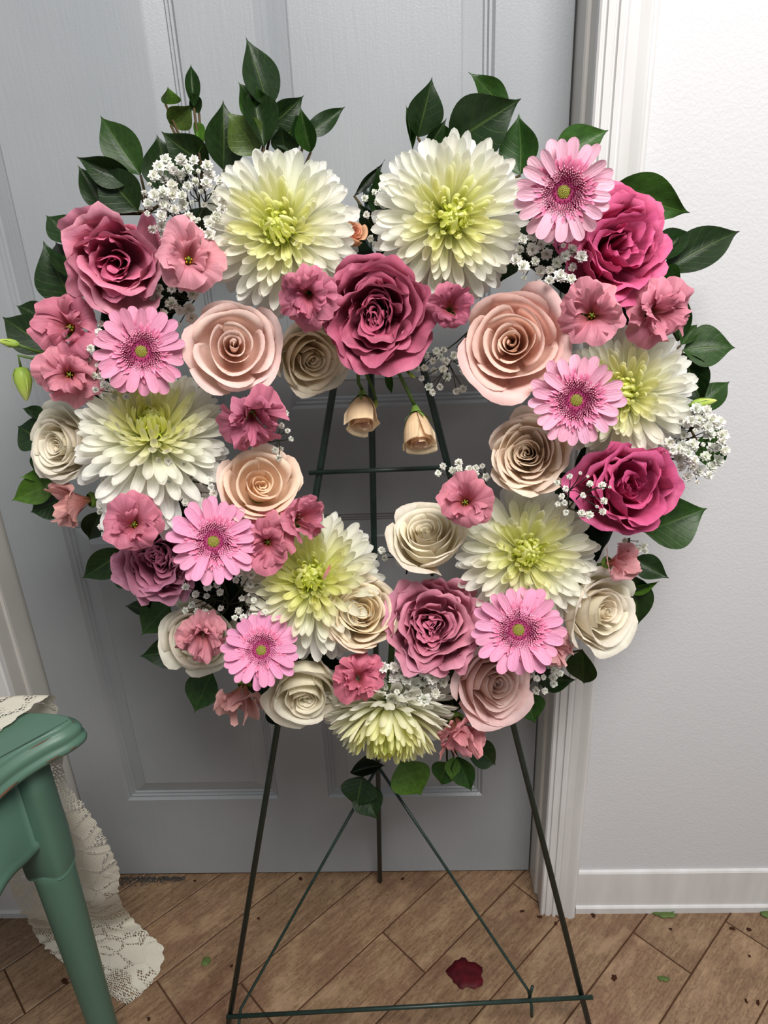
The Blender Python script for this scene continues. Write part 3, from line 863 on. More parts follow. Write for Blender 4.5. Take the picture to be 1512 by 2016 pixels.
LG = {'d': s2l(25, 46, 17), 'm': s2l(38, 68, 22), 'l': s2l(72, 104, 36), 'o': s2l(76, 92, 38), 'k': s2l(14, 28, 11), 'b': s2l(48, 86, 28)}
def sprig(label, root_px, leaves, off=.075, stem=True):
    o0 = UP(root_px[0], root_px[1], off+.01)
    root = thing('foliage_sprig', label, 'foliage', Matrix.Translation(o0), 'glossy green leaf sprigs round the heart')
    mb = MB()
    for i, L in enumerate(leaves):
        bx, by, tx, ty, wpx, shade = L[:6]
        var = L[6] if len(L) > 6 else i % 5
        roll = L[7] if len(L) > 7 else random.uniform(-.35, .35)
        do = L[8] if len(L) > 8 else 0.
        B = UP(bx, by, off+do+random.uniform(-.006, .006)); T = UP(tx, ty, off+do+random.uniform(-.022, .016))
        X = T-B; ln = X.length; X.normalize()
        vd = (CAM-B).normalized(); Z = (vd-X*vd.dot(X)).normalized(); Y = Z.cross(X)
        R3 = Matrix((X, Y, Z)).transposed() @ Matrix.Rotation(roll, 3, 'X')
        wd = wpx*mpp(B)*1.20
        mt = Matrix.Translation(B-o0) @ R3.to_4x4() @ Matrix.Diagonal((ln*1.03, wd/max(.45, math.cos(roll)), ln, 1))
        obj('leaf', LEAF[var], root, mt, jit(LG[shade], .18))
        if stem:
            mid = (B-o0)*.5+Vector((0, .004, .0))
            mb.tube([Vector((0, 0, 0)), mid, B-o0], [.0020, .0016, .0013], 5)
    if stem: obj('stem', mb.mesh('stem', M['woody']), root)
    return root
sprig('pointed leaf sprig above the left mauve garden rose, leftmost on the top edge', (290, 420), [
    (277, 345, 196, 225, 62, 'm', 0), (262, 350, 148, 310, 46, 'd', 2), (216, 422, 155, 328, 46, 'd', 1), (272, 415, 192, 318, 70, 'd', 0), (335, 385, 309, 268, 78, 'd', 1)])
sprig('leafy sprig with a shrivelled leaf behind the upper left baby\'s breath', (400, 380), [
    (412, 325, 318, 262, 62, 'd', 0), (336, 246, 378, 205, 42, 'o', 1), (382, 212, 376, 122, 24, 'd', 2), (392, 222, 372, 178, 22, 'd', 3), (326, 205, 332, 172, 30, 'l', 4, .9), (392, 300, 384, 235, 18, 'l', 4)])
sprig('tall upright leaf sprig behind the upper left white chrysanthemum', (500, 400), [
    (440, 335, 442, 198, 66, 'd', 0), (505, 305, 450, 222, 66, 'o', 3, .1, -.012), (530, 215, 487, 72, 58, 'd', 0), (524, 245, 470, 164, 52, 'm', 1), (520, 290, 498, 172, 56, 'd', 4, .2, -.01), (538, 240, 505, 170, 40, 'm', 1)])
sprig('leaf sprig curving right above the upper left white chrysanthemum', (575, 380), [
    (527, 252, 600, 190, 44, 'd', 0), (580, 305, 566, 215, 60, 'd', 2), (612, 300, 592, 212, 34, 'm', 4), (600, 268, 678, 210, 32, 'd', 3), (560, 300, 552, 245, 40, 'd', 1)])
sprig('dark leaves arching over the easel top between the two upper chrysanthemums', (760, 470), [
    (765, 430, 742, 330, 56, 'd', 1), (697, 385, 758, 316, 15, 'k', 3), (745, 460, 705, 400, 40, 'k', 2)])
sprig('broad leaf sprig standing above the upper right white chrysanthemum', (900, 400), [
    (822, 270, 853, 154, 58, 'd', 0), (812, 295, 800, 205, 16, 'm', 4), (882, 300, 848, 235, 40, 'm', 1), (838, 300, 880, 234, 26, 'd', 2), (885, 285, 1024, 197, 96, 'd', 0, .1), (1000, 222, 925, 143, 42, 'm', 3), (1025, 345, 1022, 228, 64, 'm', 1)])
sprig('bright leaf rising behind the topmost pink gerbera', (1110, 360), [(1090, 318, 1198, 254, 62, 'b', 0)])
sprig('bitten leaf pointing right beside the topmost pink gerbera', (1190, 400), [(1198, 372, 1357, 420, 84, 'b', 5, .1)])
sprig('long pointed leaf pair right of the right hot pink garden rose', (1270, 540), [
    (1305, 535, 1460, 450, 66, 'd', 0), (1285, 515, 1366, 452, 46, 'd', 2), (1295, 535, 1345, 568, 52, 'm', 3), (1335, 672, 1352, 585, 26, 'd', 1)])
sprig('leaf sprig right of the right upper lisianthus pair', (1300, 720), [
    (1345, 690, 1448, 682, 68, 'm', 0), (1340, 680, 1372, 640, 26, 'm', 1), (1345, 695, 1385, 798, 62, 'd', 1), (1370, 815, 1437, 748, 44, 'm', 0), (1398, 920, 1418, 832, 50, 'm', 0)])
sprig('broad oval leaf right of the lower right hot pink garden rose', (1260, 1010), [(1270, 1048, 1392, 1002, 90, 'm', 0, .1)])
sprig('dark leaf cluster right of the lower right white rose', (1210, 1180), [
    (1248, 1100, 1316, 1138, 42, 'd', 1), (1240, 1130, 1258, 1235, 52, 'd', 0), (1225, 1140, 1245, 1180, 36, 'm', 3), (1240, 1165, 1298, 1145, 16, 'l', 4), (1150, 1262, 1216, 1278, 26, 'd', 2)])
sprig('leaf cluster under the lower right pink gerbera', (1080, 1300), [
    (1148, 1280, 1147, 1350, 50, 'm', 0), (1058, 1338, 1133, 1338, 38, 'd', 1), (1032, 1362, 1052, 1424, 56, 'm', 0)])
sprig('leaf cluster right of the downward facing bottom chrysanthemum', (880, 1450), [
    (900, 1488, 928, 1556, 40, 'm', 1), (915, 1462, 980, 1508, 46, 'd', 0), (880, 1500, 868, 1546, 40, 'm', 3), (893, 1490, 888, 1535, 26, 'l', 1)])
sprig('pale leaf hanging from the bottom chrysanthemum', (780, 1480), [(788, 1500, 830, 1568, 70, 'l', 0, .1)])
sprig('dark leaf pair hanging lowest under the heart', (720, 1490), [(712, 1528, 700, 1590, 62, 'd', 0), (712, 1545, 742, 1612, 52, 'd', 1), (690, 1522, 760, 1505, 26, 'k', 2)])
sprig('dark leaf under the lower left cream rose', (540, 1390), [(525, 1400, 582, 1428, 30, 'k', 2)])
sprig('leaf pair below the lower left cream rose', (400, 1290), [(372, 1272, 275, 1293, 52, 'd', 0), (418, 1322, 384, 1402, 56, 'm', 1)])
sprig('leaf cluster left of the lower left mauve garden rose', (260, 1100), [
    (245, 1082, 160, 1140, 50, 'd', 0), (200, 1005, 176, 1062, 42, 'd', 1), (270, 1130, 212, 1122, 44, 'd', 2), (335, 1188, 280, 1250, 56, 'm', 1), (310, 1205, 245, 1192, 24, 'd', 3), (300, 1130, 320, 1215, 50, 'k', 0)])
sprig('pale green leaf pair under the far left white rose', (120, 940), [(108, 945, 22, 986, 48, 'l', 0), (98, 935, 40, 940, 20, 'l', 3), (120, 985, 62, 1008, 50, 'd', 1)])
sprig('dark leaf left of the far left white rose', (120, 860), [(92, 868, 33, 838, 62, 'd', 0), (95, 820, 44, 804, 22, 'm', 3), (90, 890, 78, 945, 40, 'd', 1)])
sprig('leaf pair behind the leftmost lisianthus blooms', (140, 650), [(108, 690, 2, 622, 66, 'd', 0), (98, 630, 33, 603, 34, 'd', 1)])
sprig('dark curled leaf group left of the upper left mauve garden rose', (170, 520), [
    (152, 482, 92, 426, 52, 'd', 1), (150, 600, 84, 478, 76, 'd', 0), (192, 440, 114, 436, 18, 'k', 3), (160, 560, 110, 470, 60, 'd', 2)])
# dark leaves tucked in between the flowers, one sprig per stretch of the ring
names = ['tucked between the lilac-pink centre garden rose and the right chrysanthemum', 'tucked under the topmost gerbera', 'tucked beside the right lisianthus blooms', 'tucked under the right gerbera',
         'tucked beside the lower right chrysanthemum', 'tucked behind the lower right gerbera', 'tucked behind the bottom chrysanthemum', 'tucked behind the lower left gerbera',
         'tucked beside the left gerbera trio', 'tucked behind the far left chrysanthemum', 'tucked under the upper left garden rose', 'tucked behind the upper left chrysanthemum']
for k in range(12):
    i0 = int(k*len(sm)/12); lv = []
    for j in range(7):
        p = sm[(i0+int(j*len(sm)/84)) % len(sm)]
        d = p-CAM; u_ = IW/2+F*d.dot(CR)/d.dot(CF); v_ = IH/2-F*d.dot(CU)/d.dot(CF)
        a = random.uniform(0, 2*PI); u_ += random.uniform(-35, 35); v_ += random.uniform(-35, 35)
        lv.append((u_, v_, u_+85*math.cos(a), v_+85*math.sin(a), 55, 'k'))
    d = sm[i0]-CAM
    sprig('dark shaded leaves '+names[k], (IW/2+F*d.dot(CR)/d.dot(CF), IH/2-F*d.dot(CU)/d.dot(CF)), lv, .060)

# ------------------------------------------------------------------ chrysanthemums
chrysanthemum('white chrysanthemum with lime centre, upper left lobe of the heart', 550, 447, 156, -.16, .16, -.005, .4, droop=.30)
chrysanthemum('white chrysanthemum with lime centre, upper right lobe beside the topmost gerbera', 890, 428, 158, .10, .06, -.005, 1.3, droop=.22)
chrysanthemum('upward tilted white chrysanthemum at far left beside a white rose', 300, 838, 150, -.05, .55, .0, 2.2, droop=.45)
chrysanthemum('white chrysanthemum half covered by the right gerbera', 1226, 772, 136, -.10, .12, .010, .9, droop=.15)
chrysanthemum('white chrysanthemum at lower right above a pink gerbera', 1038, 1088, 144, .12, .04, .0, 3.1, droop=.15)
chrysanthemum('white chrysanthemum at lower left with a fallen pink sliver on it', 612, 1138, 147, -.06, .16, .0, 4.0, droop=.12, lime=1.1)
chrysanthemum('white chrysanthemum facing downward at the bottom point of the heart', 765, 1425, 136, -.05, -1.7, -.005, 5.0, lime=1.15, flat=.74)

# ------------------------------------------------------------------ gerberas
gp = s2l(246, 178, 206); gq = s2l(242, 164, 200)
gerbera('topmost pink gerbera beside the upper right chrysanthemum', 1110, 378, 97, .05, .02, -.045, .1, s2l(250, 192, 214))
gerbera('pink gerbera at left under the upper left garden rose', 278, 692, 88, -.05, .02, -.045, .5, s2l(236, 158, 190))
gerbera('pink gerbera at right in front of a chrysanthemum', 1135, 788, 90, .02, .02, -.055, .9, gp)
gerbera('pink gerbera at left below the peach rose', 420, 1066, 86, .0, .05, -.055, 1.3, gq)
gerbera('lowest left pink gerbera above a cream rose', 514, 1280, 76, -.05, .15, -.05, .3, s2l(238, 158, 198))
gerbera('lowest right pink gerbera in front of a chrysanthemum', 1021, 1240, 89, .0, .05, -.055, 2.0, gq)

# ------------------------------------------------------------------ roses
BLI, BLO = s2l(242, 208, 186), s2l(240, 212, 208)
gr = 'blush and cream roses in the heart'
rose('rose', 'pale pink open rose at left under the upper left chrysanthemum', 'blush', 0, 458, 688, 104, -.02, .10, -.012, .5, s2l(249, 220, 204), s2l(249, 222, 218), gr)
rose('rose', 'large peach rose with pink outer petals right of centre', 'blush', 1, 1010, 678, 114, .0, .10, -.015, 2.6, s2l(249, 220, 196), s2l(247, 210, 206), gr)
rose('rose', 'peach centred blush rose at inner left above the gerbera', 'blush', 0, 512, 955, 92, .12, .45, -.005, 4.0, s2l(253, 222, 184), s2l(249, 226, 212), gr)
rose('rose', 'blush rose on its side at lower right beside the bottom chrysanthemum', 'blush', 1, 968, 1345, 92, .55, -.30, .0, 1.0, s2l(249, 226, 212), s2l(248, 214, 212), gr)
CRI, CRO = s2l(232, 214, 180), s2l(240, 232, 220)
rose('rose', 'shaded cream rose behind the left pale pink rose', 'white', 0, 605, 700, 80, .45, -.30, .045, 1.2, s2l(244, 230, 198), s2l(246, 236, 214), gr)
rose('rose', 'white rose facing left at the far left edge of the heart', 'white', 1, 128, 875, 82, -.75, .0, .02, .2, s2l(248, 240, 218), s2l(250, 246, 232), gr)
rose('rose', 'full cream rosette rose at inner right under the gerbera', 'cream', 0, 1040, 893, 94, .0, .10, -.01, 1.7, s2l(248, 228, 198), s2l(249, 234, 218), gr)
rose('rose', 'ivory rose at inner lower right with a curled outer petal', 'white', 1, 842, 1062, 84, -.10, .75, .01, 3.0, s2l(246, 238, 210), s2l(249, 244, 226), gr)
rose('rose', 'cream rose with tight golden swirl at bottom centre', 'cream', 1, 712, 1208, 86, .12, .12, -.008, .8, s2l(250, 230, 184), s2l(250, 238, 216), gr)
rose('rose', 'cream rose facing down under the lowest left gerbera', 'white', 0, 600, 1355, 84, -.05, -.85, .0, 2.2, s2l(248, 242, 216), s2l(250, 245, 228), gr)
rose('rose', 'white rose behind a small pink lisianthus at the lower left edge', 'white', 1, 392, 1250, 80, -.20, -.25, .03, 4.6, s2l(244, 238, 214), s2l(248, 243, 228), gr)
rose('rose', 'white rose facing right at the lower right edge', 'white', 0, 1170, 1202, 90, .75, -.20, .01, 3.6, s2l(250, 240, 216), s2l(251, 246, 232), gr)

gg = 'pink and mauve garden roses in the heart'
rose('garden_rose', 'rosy pink garden rose of folded petals at upper left', 'bold', 0, 232, 510, 104, -.15, .0, -.005, .6, s2l(222, 104, 146), s2l(228, 152, 172), gg)
rose('garden_rose', 'deep mauve garden rose with swirled centre at the top dip', 'garden', 0, 744, 617, 121, .0, -.02, -.02, 2.0, s2l(196, 92, 122), s2l(198, 104, 132), gg)
rose('garden_rose', 'hot pink garden rose at upper right below the topmost gerbera', 'bold', 1, 1205, 492, 106, .35, .15, .0, 3.3, s2l(222, 88, 140), s2l(226, 108, 152), gg)
rose('garden_rose', 'hot pink ruffled garden rose at right below a chrysanthemum', 'bold', 0, 1232, 964, 100, .30, -.05, -.018, 5.2, s2l(212, 78, 130), s2l(218, 100, 146), gg)
rose('garden_rose', 'mauve ruffled garden rose at lower left behind the gerbera', 'garden', 1, 312, 1100, 92, -.25, -.10, .0, 1.1, s2l(206, 122, 152), s2l(206, 138, 164), gg)
rose('garden_rose', 'dusty pink ruffled garden rose at bottom centre right', 'garden', 1, 852, 1230, 102, -.02, .0, -.02, 2.9, s2l(216, 116, 146), s2l(222, 150, 170), gg)

# ------------------------------------------------------------------ lisianthus
lp, lq, lr = s2l(222, 128, 152), s2l(214, 112, 140), s2l(226, 146, 160)
lisianthus('pink lisianthus between upper left garden rose and chrysanthemum', 'open', 0, 372, 505, 80, .05, .40, -.03, .3, lr)
lisianthus('pink ruffled lisianthus left of the mauve centre rose', 'double', 0, 606, 582, 72, -.1, -.15, -.035, 1.2, s2l(208, 104, 136))
lisianthus('small deep pink lisianthus under the upper right chrysanthemum', 'closed', 0, 888, 602, 62, .1, .25, -.02, 2.0, s2l(192, 84, 122))
lisianthus('open lisianthus with yellow centre at right above the gerbera', 'open', 1, 1165, 620, 76, .0, .10, -.04, .9, s2l(224, 138, 156))
lisianthus('ruffled lisianthus at the far right below the hot pink rose', 'double', 1, 1292, 614, 76, .35, -.05, -.01, 3.1, lp)
lisianthus('pink lisianthus at far left edge, the upper of two', 'open', 0, 134, 642, 74, -.25, .20, -.005, 4.1, lq)
lisianthus('cupped pink lisianthus at far left edge, the lower of two', 'open', 1, 136, 738, 72, -.05, .0, -.012, 5.0, s2l(222, 132, 150))
lisianthus('crinkled deep pink lisianthus at inner left above the peach rose', 'double', 1, 498, 822, 76, .15, -.45, -.02, .2, s2l(202, 92, 130))
lisianthus('side-on pale lisianthus pointing left under the far left white rose', 'closed', 1, 146, 990, 66, -1.4, -.25, .01, 1.0, s2l(228, 160, 152))
lisianthus('pink lisianthus at left just above the lower mauve rose', 'open', 0, 262, 1032, 70, -.12, .05, -.052, 2.5, lq)
lisianthus('pink lisianthus at inner left beside the lower left chrysanthemum', 'closed', 0, 596, 1022, 68, .55, .15, -.015, 3.4, lq)
lisianthus('open pink lisianthus with dark throat right of the left gerbera', 'open', 1, 528, 1068, 68, .05, -.05, -.035, .5, s2l(216, 112, 138))
lisianthus('pink lisianthus at inner right above the ivory rose', 'open', 0, 916, 988, 68, .0, .10, -.03, 1.9, s2l(224, 128, 150))
lisianthus('half open pale pink lisianthus at lower right beside the white rose', 'closed', 1, 1216, 1106, 56, .75, .10, .0, 4.4, s2l(230, 160, 164))
lisianthus('small pink lisianthus in front of the lower left white rose', 'double', 0, 398, 1250, 60, -.1, -.50, -.03, 5.5, s2l(218, 132, 146))
lisianthus('bell shaped lisianthus hanging at the lower left edge', 'closed', 1, 476, 1368, 62, -.35, -1.5, .01, .7, s2l(230, 168, 160), .35)
lisianthus('small bright pink lisianthus at bottom centre beside baby\'s breath', 'double', 1, 704, 1335, 60, .0, .05, -.03, 2.8, s2l(222, 104, 134))
lisianthus('pale pink lisianthus partly hidden under the lowest right gerbera', 'double', 0, 1094, 1278, 44, .45, -.30, -.005, 3.8, s2l(236, 176, 176))
lisianthus('coral pink lisianthus at the bottom right of the lowest chrysanthemum', 'closed', 0, 905, 1442, 68, .25, -.85, .0, 1.6, s2l(236, 152, 158))

# ------------------------------------------------------------------ peach spray rose buds
BUD = rose_set(21, 5, 4, 4, .020, hi=1.05, lo=1.0, lip=.55, spread=.62)
mb = MB()
for k in range(5):
    a = 2*PI*k/5
    mb.grid(lambda u, v, a=a: ((.12+.42*math.sin(u*1.25))*math.cos(a+v*.30*(1-u)), (.12+.42*math.sin(u*1.25))*math.sin(a+v*.30*(1-u)), -.04+.46*u), 5, 2)
mb.lathe([(.0, -.30), (.06, -.30), (.12, -.20), (.16, -.08), (.22, .02)], 10)
BUDCAL = mb.mesh('sepals', M['sepal'])
def spray_bud(label, px, py, rpx, tx, ty, off, spin, inner, outer, stem_px=None):
    mtx, nrm, R = head(px, py, rpx, tx, ty, off, .5, spin)
    root = thing('spray_rose_bud', label, 'flower', mtx, 'peach spray rose buds')
    for t, m in BUD: obj('petal', m, root, None, jit(lerpc(inner, outer, t), .04))
    obj('sepals', BUDCAL, root)
    if stem_px:
        inv = mtx.inverted(); pts = [Vector((0, 0, -.28))]+[inv @ UP(x, y, o) for x, y, o in stem_px]
        mb = MB(); mb.tube(pts, .06, 7); obj('stem', mb.mesh('stem', M['stem']), root)
PI1, PO1 = s2l(236, 196, 176), s2l(250, 228, 190)
spray_bud('peach spray rose bud hanging in the heart opening, the left one', 714, 808, 60, .05, -2.4, .03, .5, PI1, PO1, [(706, 755, .035), (704, 720, .05), (708, 660, .06)])
spray_bud('peach spray rose bud hanging in the heart opening, the right one', 823, 842, 64, .35, -2.4, .03, 1.5, PI1, PO1, [(805, 775, .04), (785, 735, .05), (772, 690, .06)])
spray_bud('peach rose bud peeking out right of the upper left chrysanthemum', 690, 466, 40, .6, .6, .03, 2.5, s2l(230, 150, 124), s2l(238, 188, 150))
# small green buds
mb = MB(); mb.lathe([(0, -.1), (.16, -.06), (.26, .10), (.28, .35), (.20, .65), (.08, .92), (0, 1.0)], 12)
for k in range(4):
    a = 2*PI*k/4
    mb.grid(lambda u, v, a=a: ((.20+.14*math.sin(u*2.6))*math.cos(a+v*.25*(1-u)), (.20+.14*math.sin(u*2.6))*math.sin(a+v*.25*(1-u)), -.05+.75*u), 4, 2)
t_ = NT('green_bud'); spx = t_.n('ShaderNodeSeparateXYZ'); t_.l(t_.uv(), spx.inputs[0])
M['bud'] = t_.done(t_.principled(t_.ramp(spx.outputs[0], [(0., s2l(110, 140, 50)), (.6, s2l(160, 180, 80)), (1., s2l(206, 206, 130))]), .45, None, .3))
GBUD = mb.mesh('bud', M['bud'])
def green_bud(label, base, tip, off, stem_px, wide=1.0):
    B, T = UP(base[0], base[1], off), UP(tip[0], tip[1], off)
    d = T-B; z = d.normalized(); x = z.orthogonal().normalized(); y = z.cross(x); L = d.length
    root = thing('lisianthus_bud', label, 'flower bud', Matrix.Translation(B), 'closed green buds')
    obj('bud', GBUD, root, Matrix((x, y, z)).transposed().to_4x4() @ Matrix.Diagonal((L*wide, L*wide, L, 1)))
    mb = MB(); mb.tube([Vector((0, 0, 0))]+[UP(a, b, o)-B for a, b, o in stem_px], .0017, 6); obj('stem', mb.mesh('stem', M['stem']), root)
green_bud('green bud drooping at the far left edge of the heart', (42, 728), (52, 790), .03, [(36, 700, .03), (75, 708, .04), (130, 720, .06)])
green_bud('thin green bud pointing left at the picture edge', (34, 678), (-8, 670), .03, [(60, 688, .04), (120, 705, .06)], .7)
green_bud('pale green bud pointing right beside the right baby\'s breath', (1364, 797), (1412, 788), .0, [(1345, 800, .01), (1300, 800, .05)], .75)
green_bud('tiny green bud beside the left hanging peach bud', (740, 788), (739, 806), .035, [(734, 765, .04), (718, 730, .05), (712, 690, .06)], .9)
green_bud('small green bud on a stem left of the right wire leg', (806, 735), (818, 745), .04, [(795, 722, .05), (780, 700, .06)], .9)
sprig('narrow leaf hanging beside the peach bud stems', (750, 690), [(762, 722, 771, 778, 13, 'm', 0)], .05)

# ------------------------------------------------------------------ baby's breath
def blossom_mesh(seed):
    rnd = random.Random(seed); mb = MB(); n = 22
    for i in range(n):
        t = (i+.5)/n; phi = math.acos(1-1.55*t); a = i*GA+rnd.uniform(-.2, .2)
        f = strap(rnd.uniform(-.5, .6), 1.5, .42, .35, .4, .65, 2.5)
        mb.grid(f, 2, 2, place(a, phi, .05, rnd.uniform(.80, 1.05), rnd.uniform(-.5, .5)))
    mb.lathe([(0, -.75), (.10, -.70), (.22, -.35), (.20, 0)], 6)
    return mb.mesh('blossom', M['gyp'])
BLO_ = [blossom_mesh(i) for i in range(4)]
WG = s2l(244, 243, 236)
def spray(label, root_px, box, n, off, dens=None, size=13, col=WG, small=.15, pts=None):
    """blossoms scattered in a pixel ellipse box=(x0,y0,x1,y1), stems run to root_px"""
    o0 = UP(root_px[0], root_px[1], off+.035)
    root = thing('babys_breath_spray', label, 'flower spray', Matrix.Translation(o0), 'white baby\'s breath sprays')
    rnd = random.Random(hash(box) % 9999)
    x0, y0, x1, y1 = box; P = []
    tries = 0
    while len(P) < n and tries < 4000:
        tries += 1
        a = rnd.uniform(0, 2*PI); r = math.sqrt(rnd.random())
        x = (x0+x1)/2+(x1-x0)/2*r*math.cos(a); y = (y0+y1)/2+(y1-y0)/2*r*math.sin(a)
        if all((x-q[0])**2+(y-q[1])**2 > (size*1.35)**2 for q in P) or tries > 1500: P.append((x, y))
    mb = MB()
    cents = [P[i] for i in range(0, len(P), 5)]
    hubs = [UP(c[0]*.55+root_px[0]*.45, c[1]*.55+root_px[1]*.45, off+.018) for c in cents]
    for h in hubs: mb.tube([Vector((0, 0, 0)), (h-o0)*.5+Vector((0, .004, -.002)), h-o0], [.0009, .0008, .0007], 4, False)
    for i, (x, y) in enumerate(P):
        p = UP(x, y, off+rnd.uniform(-.016, .010))
        s_ = size*mpp(p)*rnd.uniform(.75, 1.15)
        bud = rnd.random() < small
        if bud: s_ *= .45
        h = min(hubs, key=lambda q: (q-p).length)
        mb.tube([h-o0, (h-o0).lerp(p-o0, .5)+Vector((rnd.uniform(-.002, .002), 0, rnd.uniform(-.002, .003))), p-o0], [.0006, .0005, .0005], 4, False)
        out = (p-h).normalized()*.5 + (CAM-p).normalized()*.8 + Vector((rnd.uniform(-.4, .4), 0, rnd.uniform(-.3, .4)))
        z = out.normalized(); xx = z.orthogonal().normalized(); yy = z.cross(xx)
        obj('blossom', BLO_[rnd.randrange(4)], root, Matrix.Translation(p-o0) @ Matrix((xx, yy, z)).transposed().to_4x4() @ Matrix.Rotation(rnd.uniform(0, 6), 4, 'Z') @ Matrix.Diagonal((s_, s_, s_, 1)), jit(col, .05))
    obj('stem', mb.mesh('stem', M['twig']), root)
spray('large baby\'s breath spray left of the upper left chrysanthemum', (395, 470), (282, 305, 440, 488), 54, -.012)
spray('baby\'s breath spray under the upper left lisianthus', (390, 570), (300, 540, 405, 640), 13, .02)
spray('baby\'s breath spray around the easel top between the two chrysanthemums', (745, 470), (712, 345, 792, 510), 22, .045, size=8)
spray('baby\'s breath spray between the upper right chrysanthemum and gerbera', (1075, 540), (1012, 450, 1146, 566), 26, -.015)
spray('baby\'s breath spray beside the two far left lisianthus', (215, 690), (172, 632, 214, 748), 10, -.008, size=9)
spray('baby\'s breath spray tucked under the upper left gerbera', (240, 790), (185, 738, 285, 785), 10, -.01, size=9)
spray('baby\'s breath spray below the far left chrysanthemum', (330, 940), (195, 905, 425, 1010), 44, -.004, size=9)
spray('shaded baby\'s breath spray hanging inside the heart beside the peach rose', (925, 650), (806, 680, 935, 778), 24, .055, size=9, small=.1)
spray('few baby\'s breath blooms at the inner left edge by the crinkled lisianthus', (520, 870), (535, 810, 580, 910), 7, .01, size=7)
spray('baby\'s breath spray above the inner right lisianthus', (960, 960), (858, 906, 968, 965), 15, .01, size=8)
spray('dense baby\'s breath spray at the far right edge', (1310, 900), (1308, 798, 1428, 950), 54, -.004)
spray('baby\'s breath spray left of the lower hot pink garden rose', (1120, 1000), (1086, 930, 1206, 1022), 18, -.056, size=8.5)
spray('baby\'s breath spray above the lowest left gerbera', (450, 1190), (335, 1118, 550, 1225), 32, -.02, size=9)
spray('dense baby\'s breath spray above the bottom chrysanthemum', (800, 1400), (738, 1298, 884, 1384), 36, -.018)
spray('baby\'s breath spray at the inner bottom left of the ivory rose', (800, 1130), (742, 1066, 820, 1112), 9, .03, size=8)
spray('baby\'s breath spray right of the lowest blush rose', (1050, 1310), (1042, 1300, 1105, 1372), 9, .02, size=8.5)
spray('baby\'s breath blooms at far left beside the lower left lisianthus', (225, 1030), (194, 985, 218, 1058), 7, .0, size=8.5)
spray('baby\'s breath blooms right under the lower hot pink garden rose', (1240, 1060), (1215, 1052, 1275, 1100), 8, .02, size=8)

# ------------------------------------------------------------------ scraps on the floor
def scrap(name, label, cat, px, py, wpx, hpx, mat, seed, group=None, lift=.0012, rag=.25):
    rnd = random.Random(seed); c = UZ(px, py, 0); k = mpp(c)
    n_ = 26; V = [(0, 0, lift*2.2)]; Q = []
    f_ = [rnd.uniform(0, 6.3) for _ in range(3)]
    pr = [1+rag*(.6*math.sin(2*PI*2*q/n_+f_[0])+.45*math.sin(2*PI*5*q/n_+f_[1])+.3*math.sin(2*PI*9*q/n_+f_[2])) for q in range(n_)]
    for ring_ in (.55, 1.0):
        for j in range(n_):
            a = 2*PI*j/n_
            V.append((wpx/2*k*ring_*pr[j]*math.cos(a), hpx/2*k*1.5*ring_*pr[j]*math.sin(a), lift*(1.6+rnd.uniform(-.5, 1.2)*ring_)))
    for j in range(n_):
        Q.append((0, 1+j, 1+(j+1) % n_)); Q.append((1+j, 1+n_+j, 1+n_+(j+1) % n_, 1+(j+1) % n_))
    o = obj(name, new_mesh(name, V, Q, mat), None, Matrix.Translation(c) @ Matrix.Rotation(rnd.uniform(-.6, .6), 4, 'Z'))
    md = o.modifiers.new('thickness', 'SOLIDIFY'); md.thickness = .0006; md.offset = -1
    return tag(o, label, cat, group)
scrap('fallen_petal', 'dark red fallen petal lying on the floor between the easel wires', 'petal', 917, 1918, 62, 44, M['dark_red'], 3, rag=.22, lift=.0009)
M['scrapg'] = plain('green_scrap', s2l(86, 104, 56), .7, .2, 60, .3)
M['scrapb'] = plain('brown_scrap', s2l(58, 34, 24), .9, .1)
scrap('leaf_scrap', 'small green leaf scrap on the floor left of the easel leg', 'leaf scrap', 406, 1894, 15, 14, M['scrapg'], 4, 'green scraps on the floor')
scrap('leaf_scrap', 'green leaf scrap on the floor against the right baseboard', 'leaf scrap', 1308, 1801, 46, 11, M['scrapg'], 5, 'green scraps on the floor', .002)
scrap('leaf_scrap', 'green leaf scrap at the right picture edge under the baseboard', 'leaf scrap', 1508, 1797, 30, 16, M['scrapg'], 6, 'green scraps on the floor', .002)
scrap('leaf_scrap', 'yellow green scrap on the floor tiles right of the easel', 'leaf scrap', 1306, 1928, 20, 8, M['scrapg'], 7, 'green scraps on the floor')
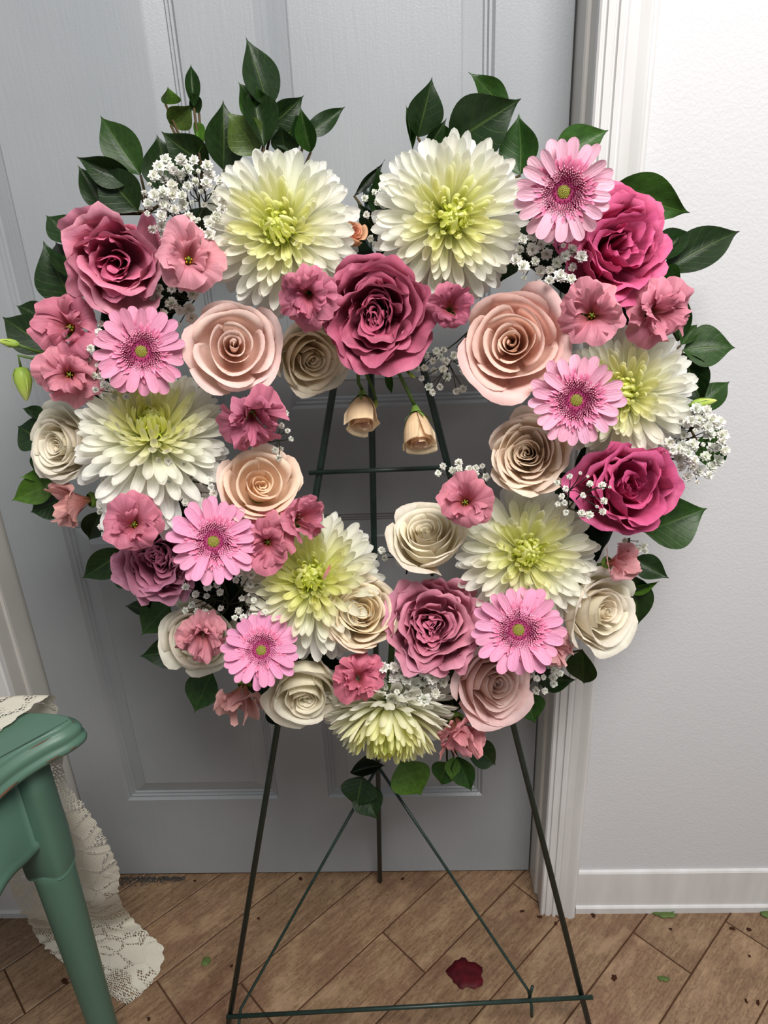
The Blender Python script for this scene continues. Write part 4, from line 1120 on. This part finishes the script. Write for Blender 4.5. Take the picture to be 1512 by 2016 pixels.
for i, (x, y, w_, h_) in enumerate([(1209, 1926, 12, 7), (1063, 1806, 8, 4), (1028, 1795, 9, 3), (1441, 1829, 11, 4), (1474, 1831, 10, 4), (1168, 1803, 7, 7), (1492, 1975, 7, 6), (1469, 1972, 5, 5), (456, 1903, 6, 4), (293, 2007, 6, 5), (384, 1735, 5, 3), (793, 1731, 6, 4), (509, 1809, 5, 3), (1475, 1883, 5, 3), (128, 1933, 16, 6), (592, 1731, 8, 4), (1320, 1830, 5, 3), (1094, 1819, 6, 4)]):
    scrap('dirt_crumb', 'tiny dark brown crumb of dirt on the floor tiles', 'crumb', x, y, w_, h_, M['scrapb'], 20+i, 'dirt crumbs on the floor', .001, .35)
mb = MB(); rnd = random.Random(5)
for i in range(700):
    t = rnd.random(); px = 232+130*t+rnd.uniform(-8, 8); py = 1727+abs(rnd.gauss(0, 9))*(1-.6*t)
    p = UZ(px, min(py, 1752), .002); a = rnd.uniform(0, 6.3); l_ = rnd.uniform(.001, .004)
    d = Vector((math.cos(a)*l_, math.sin(a)*l_, rnd.uniform(0, .0015)))
    p.y = min(p.y, .950)
    q = p+d*.5+Vector((0, 0, rnd.uniform(.0, .0015))); e = p+d; e.y = min(e.y, .952); q.y = min(q.y, .952)
    mb.tube([p, q, e], .00035, 3, False)
dust = obj('dust_tuft', mb.mesh('dust_tuft', M['dust'])); dust['kind'] = 'stuff'
tag(dust, 'blue grey lint of dust along the door bottom at left', 'dust')
# pink sliver on the lower left chrysanthemum
B_ = UP(652, 1110, -.062); T_ = UP(636, 1142, -.064)
mb = MB()
X_ = (T_-B_); mb.grid(lambda u, v: (u, v*.10*max(0., math.sin(PI*u))**.7, .12*math.sin(PI*u)), 6, 2)
zz = (CAM-B_).normalized(); xx = X_.normalized(); zz = (zz-xx*zz.dot(xx)).normalized(); yy = zz.cross(xx)
o = obj('petal_sliver', mb.mesh('petal_sliver', M['lisi']), None, Matrix.Translation(B_) @ Matrix((xx, yy, zz)).transposed().to_4x4() @ Matrix.Diagonal((X_.length,)*3+(1,)), s2l(224, 160, 150))
tag(o, 'thin curled pink petal sliver lying on the lower left chrysanthemum', 'petal')
